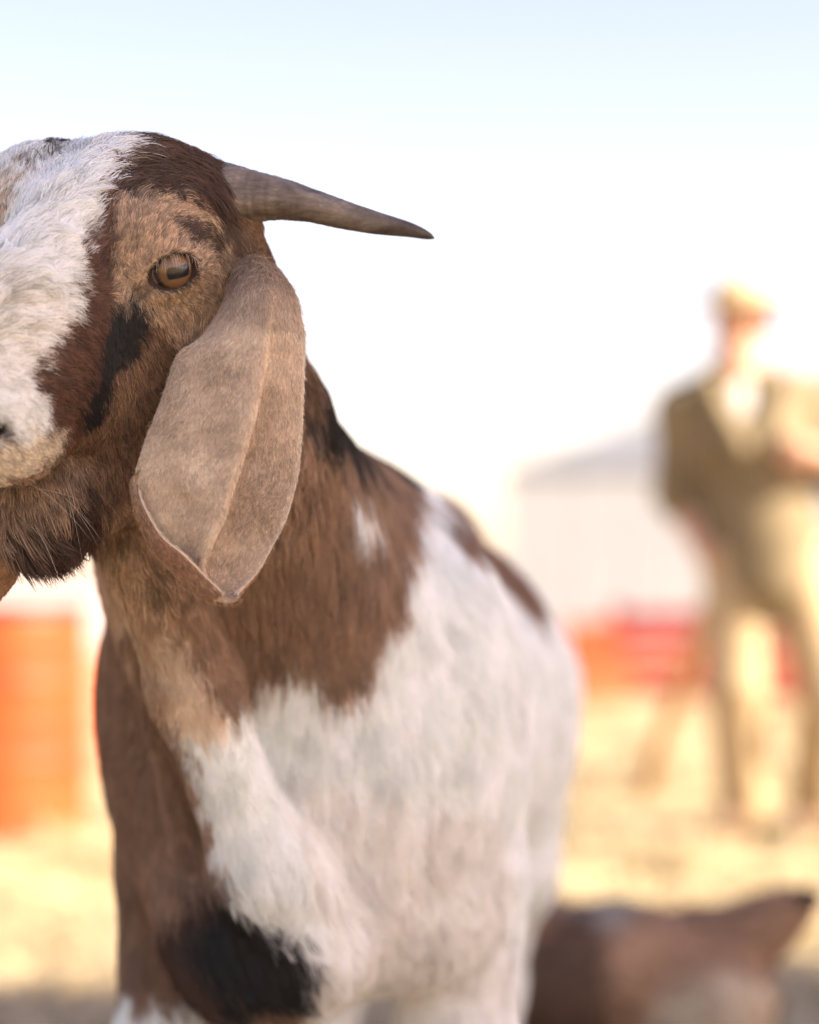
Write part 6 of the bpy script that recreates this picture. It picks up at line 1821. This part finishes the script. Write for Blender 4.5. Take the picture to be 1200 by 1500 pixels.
        cu.attributes.new('coat', 'FLOAT_COLOR', 'CURVE').data.foreach_set('color', np.array(C4, np.float32).ravel())
        lo = part('eyelashes', cu, fm)
    # ---- whiskers on the lips and chin
    rr = np.random.default_rng(91)
    X = []
    for k in range(10):
        s = 1 if k % 3 else -1
        y = rr.uniform(.07, .14)
        p0 = hw(s * rr.uniform(.022, .034), y, rr.uniform(-.125, -.088))
        out = unit(s * HL * rr.uniform(.5, 1) + HF * rr.uniform(-.5, .5) - HU * rr.uniform(.1, .7))
        L = rr.uniform(.018, .045)
        tt = np.linspace(0, 1, 5)
        X.append(p0 + L * (out[None] * tt[:, None] + np.array((0, 0, -1.0))[None] * (tt ** 2)[:, None] * rr.uniform(.1, .6)))
    cu = bpy.data.hair_curves.new('whiskers')
    cu.add_curves([5] * len(X))
    cu.position_data.foreach_set('vector', np.array(X, np.float32).ravel())
    cu.attributes.new('radius', 'FLOAT', 'POINT').data.foreach_set('value', np.tile(np.array([.00010, .00009, .00008, .00005, .00002], np.float32), len(X)))
    cu.attributes.new('coat', 'FLOAT_COLOR', 'CURVE').data.foreach_set('color', np.tile(np.array((.7, .62, .5, 1), np.float32), len(X)))
    part('whiskers', cu, fm)
    # ---- horns
    hm = horn_material()
    Vh, Fh = horn_mesh()
    Vf = mirror(Vh)
    base = Vf[:40].mean(0)
    axis = Vector(unit(Vf[-40:].mean(0) - base))
    Rr = np.array(axis.rotation_difference(Vector(unit((.10, .96, -.22)))).to_matrix())
    Vf = (Vf - base) @ Rr.T + base
    for s, VV, FF in ((1, Vh, Fh), (-1, Vf, Fh[:, ::-1])):
        mh = mesh_from('horn', VV, FF)
        part('horn', mh, hm)
    # ---- ears
    em2 = skin_material('goat_ear_skin')
    ef = fur_material('goat_ear_fur', .5, .7)
    grid = ear_grid()
    Ve, Fe, Ne = sheet(grid, .0034)
    nv, nu = grid.shape[:2]
    uu = np.tile(np.linspace(0, 1, nu), nv)
    vv = np.repeat(np.linspace(0, 1, nv), nu)
    for s in (1, -1):
        VV = Ve if s == 1 else far_ear(Ve)
        mesh = mesh_from('ear', VV, Fe if s == 1 else Fe[:, ::-1])
        Vx, Nx = get_verts(mesh)
        K = nv * nu
        front = np.arange(len(Vx)) < K
        u2, v2 = np.r_[uu, uu], np.r_[vv, vv]
        f1 = fbm(Ve, 55, 8)
        f2 = fbm(Ve, 160, 9)
        k = np.clip(.5 + .40 * f1 + .35 * f2 + .28 * fbm(Ve, 420, 10), 0, 1)[:, None]
        ec = np.array((.60, .475, .345)) * (1 - k) + np.array((.86, .745, .60)) * k
        top = np.clip((.17 - v2) / .2, 0, 1)[:, None]
        ec = ec * (1 - top) + np.array((.32, .21, .14)) * top * (1 + .2 * f2[:, None])
        wp = np.clip((fbm(Ve, 75, 12) - .42) / .35, 0, 1)[:, None] * (v2 > .25)[:, None]
        ec = ec * (1 - wp * .6) + np.array((.80, .74, .67)) * wp * .6
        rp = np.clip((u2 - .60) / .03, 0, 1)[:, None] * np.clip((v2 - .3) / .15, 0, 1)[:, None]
        ec = ec * (1 - rp * np.array((.16, .20, .24)))  # fold's shade painted into the browner coat of the back panel
        redge = np.clip((u2 - .955) / .04, 0, 1)[:, None]
        ec = ec * (1 - redge * .7) + np.array((.80, .72, .60)) * redge * .7
        lip = np.clip((.05 - u2) / .04, 0, 1)[:, None] * np.clip((v2 - .35) / .1, 0, 1)[:, None]
        ec = ec * (1 - lip * .8) + np.array((.75, .64, .48)) * lip * .8
        back = (~front)[:, None]
        bk = np.clip((v2 - .55) / .2, 0, 1)[:, None]
        ec = np.where(back, (np.array((.46, .28, .17)) * bk + np.array((.42, .31, .21)) * (1 - bk)) * (1 + .2 * f1[:, None]), ec)
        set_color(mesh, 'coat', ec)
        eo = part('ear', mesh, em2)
        # hair runs from the root to the tip
        dv = np.gradient(grid, axis=0).reshape(-1, 3)
        fl = np.r_[dv, dv]
        if s == -1:
            fl = fl - 2 * (fl @ HL)[:, None] * HL
        ln = np.full(len(Vx), .0042) + .013 * np.clip((.20 - v2) / .2, 0, 1)
        dn = np.where(front, 3.9e6, 2.4e6) * (1.0 if s == 1 else .35)
        grow('fur', Vx, Nx, get_tris(mesh), dn, nrm(fl), ln, ec, np.full(len(Vx), .000122 if s == 1 else .00017), ef, eo, 31 + s, lift=.55, jitter=.30, droop=.05, clump=.22, clump_mm=1.3, wild=.1, vary=.75)
    return root


def far_ear(Ve):
    """The other ear hangs straight down from its root on the far side of the head."""
    V = mirror(Ve)
    root = V[:64].mean(0)
    tip = V[71 * 64:72 * 64].mean(0)
    want = at(-64, 912, 1.575) - root
    d = Vector(unit(tip - root))
    R = np.array(d.rotation_difference(Vector(unit(want))).to_matrix())
    return ((V - root) @ R.T) * min(1.2, np.linalg.norm(want) / np.linalg.norm(tip - root)) + root


def eye_material():
    m, nt, b = new_mat('goat_eye')
    tc = nt.nodes.new('ShaderNodeTexCoord')
    sp = nt.nodes.new('ShaderNodeSeparateXYZ')
    nt.links.new(tc.outputs['Object'], sp.inputs[0])

    def mth(op, *args):
        n = nt.nodes.new('ShaderNodeMath')
        n.operation = op
        for i, a in enumerate(args):
            if isinstance(a, (int, float)):
                n.inputs[i].default_value = a
            else:
                nt.links.new(a, n.inputs[i])
        return n.outputs[0]
    x, y = sp.outputs[0], sp.outputs[1]
    r = mth('SQRT', mth('ADD', mth('MULTIPLY', x, x), mth('MULTIPLY', y, y)))
    ns = noise_node(nt, 420, 4, .6, vec=tc.outputs['Object'])
    rn = mth('ADD', r, mth('MULTIPLY', mth('SUBTRACT', ns.outputs[0], .5), .0022))
    rr = mth('DIVIDE', rn, .0176)
    ir = ramp_node(nt, rr, [(0, (.10, .054, .024)), (.40, (.19, .104, .046)), (.62, (.14, .074, .032)), (.70, (.018, .010, .007)), (.77, (.015, .010, .009)), (.82, (.30, .25, .26)), (1, (.50, .45, .45))])
    # pupil: a wide rounded slot
    px = mth('MAXIMUM', mth('SUBTRACT', mth('ABSOLUTE', x), .0054), 0)
    py = mth('MAXIMUM', mth('SUBTRACT', mth('ABSOLUTE', mth('ADD', y, -.0006)), .0012), 0)
    pd = mth('SQRT', mth('ADD', mth('MULTIPLY', px, px), mth('MULTIPLY', py, py)))
    pn = mth('ADD', pd, mth('MULTIPLY', mth('SUBTRACT', ns.outputs[0], .5), .0010))
    mr = nt.nodes.new('ShaderNodeMapRange')
    mr.inputs['From Min'].default_value = .0022
    mr.inputs['From Max'].default_value = .0030
    nt.links.new(pn, mr.inputs[0])
    mx = nt.nodes.new('ShaderNodeMix')
    mx.data_type = 'RGBA'
    mx.inputs[6].default_value = (.002, .003, .006, 1)
    nt.links.new(mr.outputs[0], mx.inputs[0])
    nt.links.new(ir.outputs[0], mx.inputs[7])
    nt.links.new(mx.outputs[2], b.inputs['Base Color'])
    b.inputs['Roughness'].default_value = .35
    b.inputs['Coat Weight'].default_value = 1
    b.inputs['Coat Roughness'].default_value = .02
    b.inputs['Coat IOR'].default_value = 1.38
    return m


def horn_material():
    m, nt, b = new_mat('goat_horn')
    tc = nt.nodes.new('ShaderNodeTexCoord')
    mp = nt.nodes.new('ShaderNodeMapping')
    mp.inputs['Scale'].default_value = (1, 2.2, 2.6)
    nt.links.new(tc.outputs['Object'], mp.inputs[0])
    n1 = noise_node(nt, 38, 8, .68, vec=mp.outputs[0])
    r1 = ramp_node(nt, n1.outputs[0], [(.28, (.055, .047, .043)), (.43, (.125, .108, .097)), (.56, (.205, .180, .160)), (.70, (.38, .33, .28))])
    sp = nt.nodes.new('ShaderNodeSeparateXYZ')
    nt.links.new(tc.outputs['Object'], sp.inputs[0])
    mr = nt.nodes.new('ShaderNodeMapRange')
    mr.inputs['From Min'].default_value = -.11
    mr.inputs['From Max'].default_value = .01
    nt.links.new(sp.outputs[0], mr.inputs[0])
    tint = ramp_node(nt, mr.outputs[0], [(0, (1.15, 1.05, .95)), (.6, (.85, .82, .80)), (1, (.38, .34, .33))])
    mu = nt.nodes.new('ShaderNodeMix')
    mu.data_type = 'RGBA'
    mu.blend_type = 'MULTIPLY'
    mu.inputs[0].default_value = 1
    nt.links.new(r1.outputs[0], mu.inputs[6])
    nt.links.new(tint.outputs[0], mu.inputs[7])
    nt.links.new(mu.outputs[2], b.inputs['Base Color'])
    b.inputs['Roughness'].default_value = .55
    b.inputs['Specular IOR Level'].default_value = .35
    n2 = noise_node(nt, 160, 6, .7, vec=mp.outputs[0])
    bp = nt.nodes.new('ShaderNodeBump')
    bp.inputs['Strength'].default_value = .35
    bp.inputs['Distance'].default_value = .0012
    nt.links.new(n2.outputs[0], bp.inputs['Height'])
    nt.links.new(bp.outputs[0], b.inputs['Normal'])
    return m


goat = build_goat()
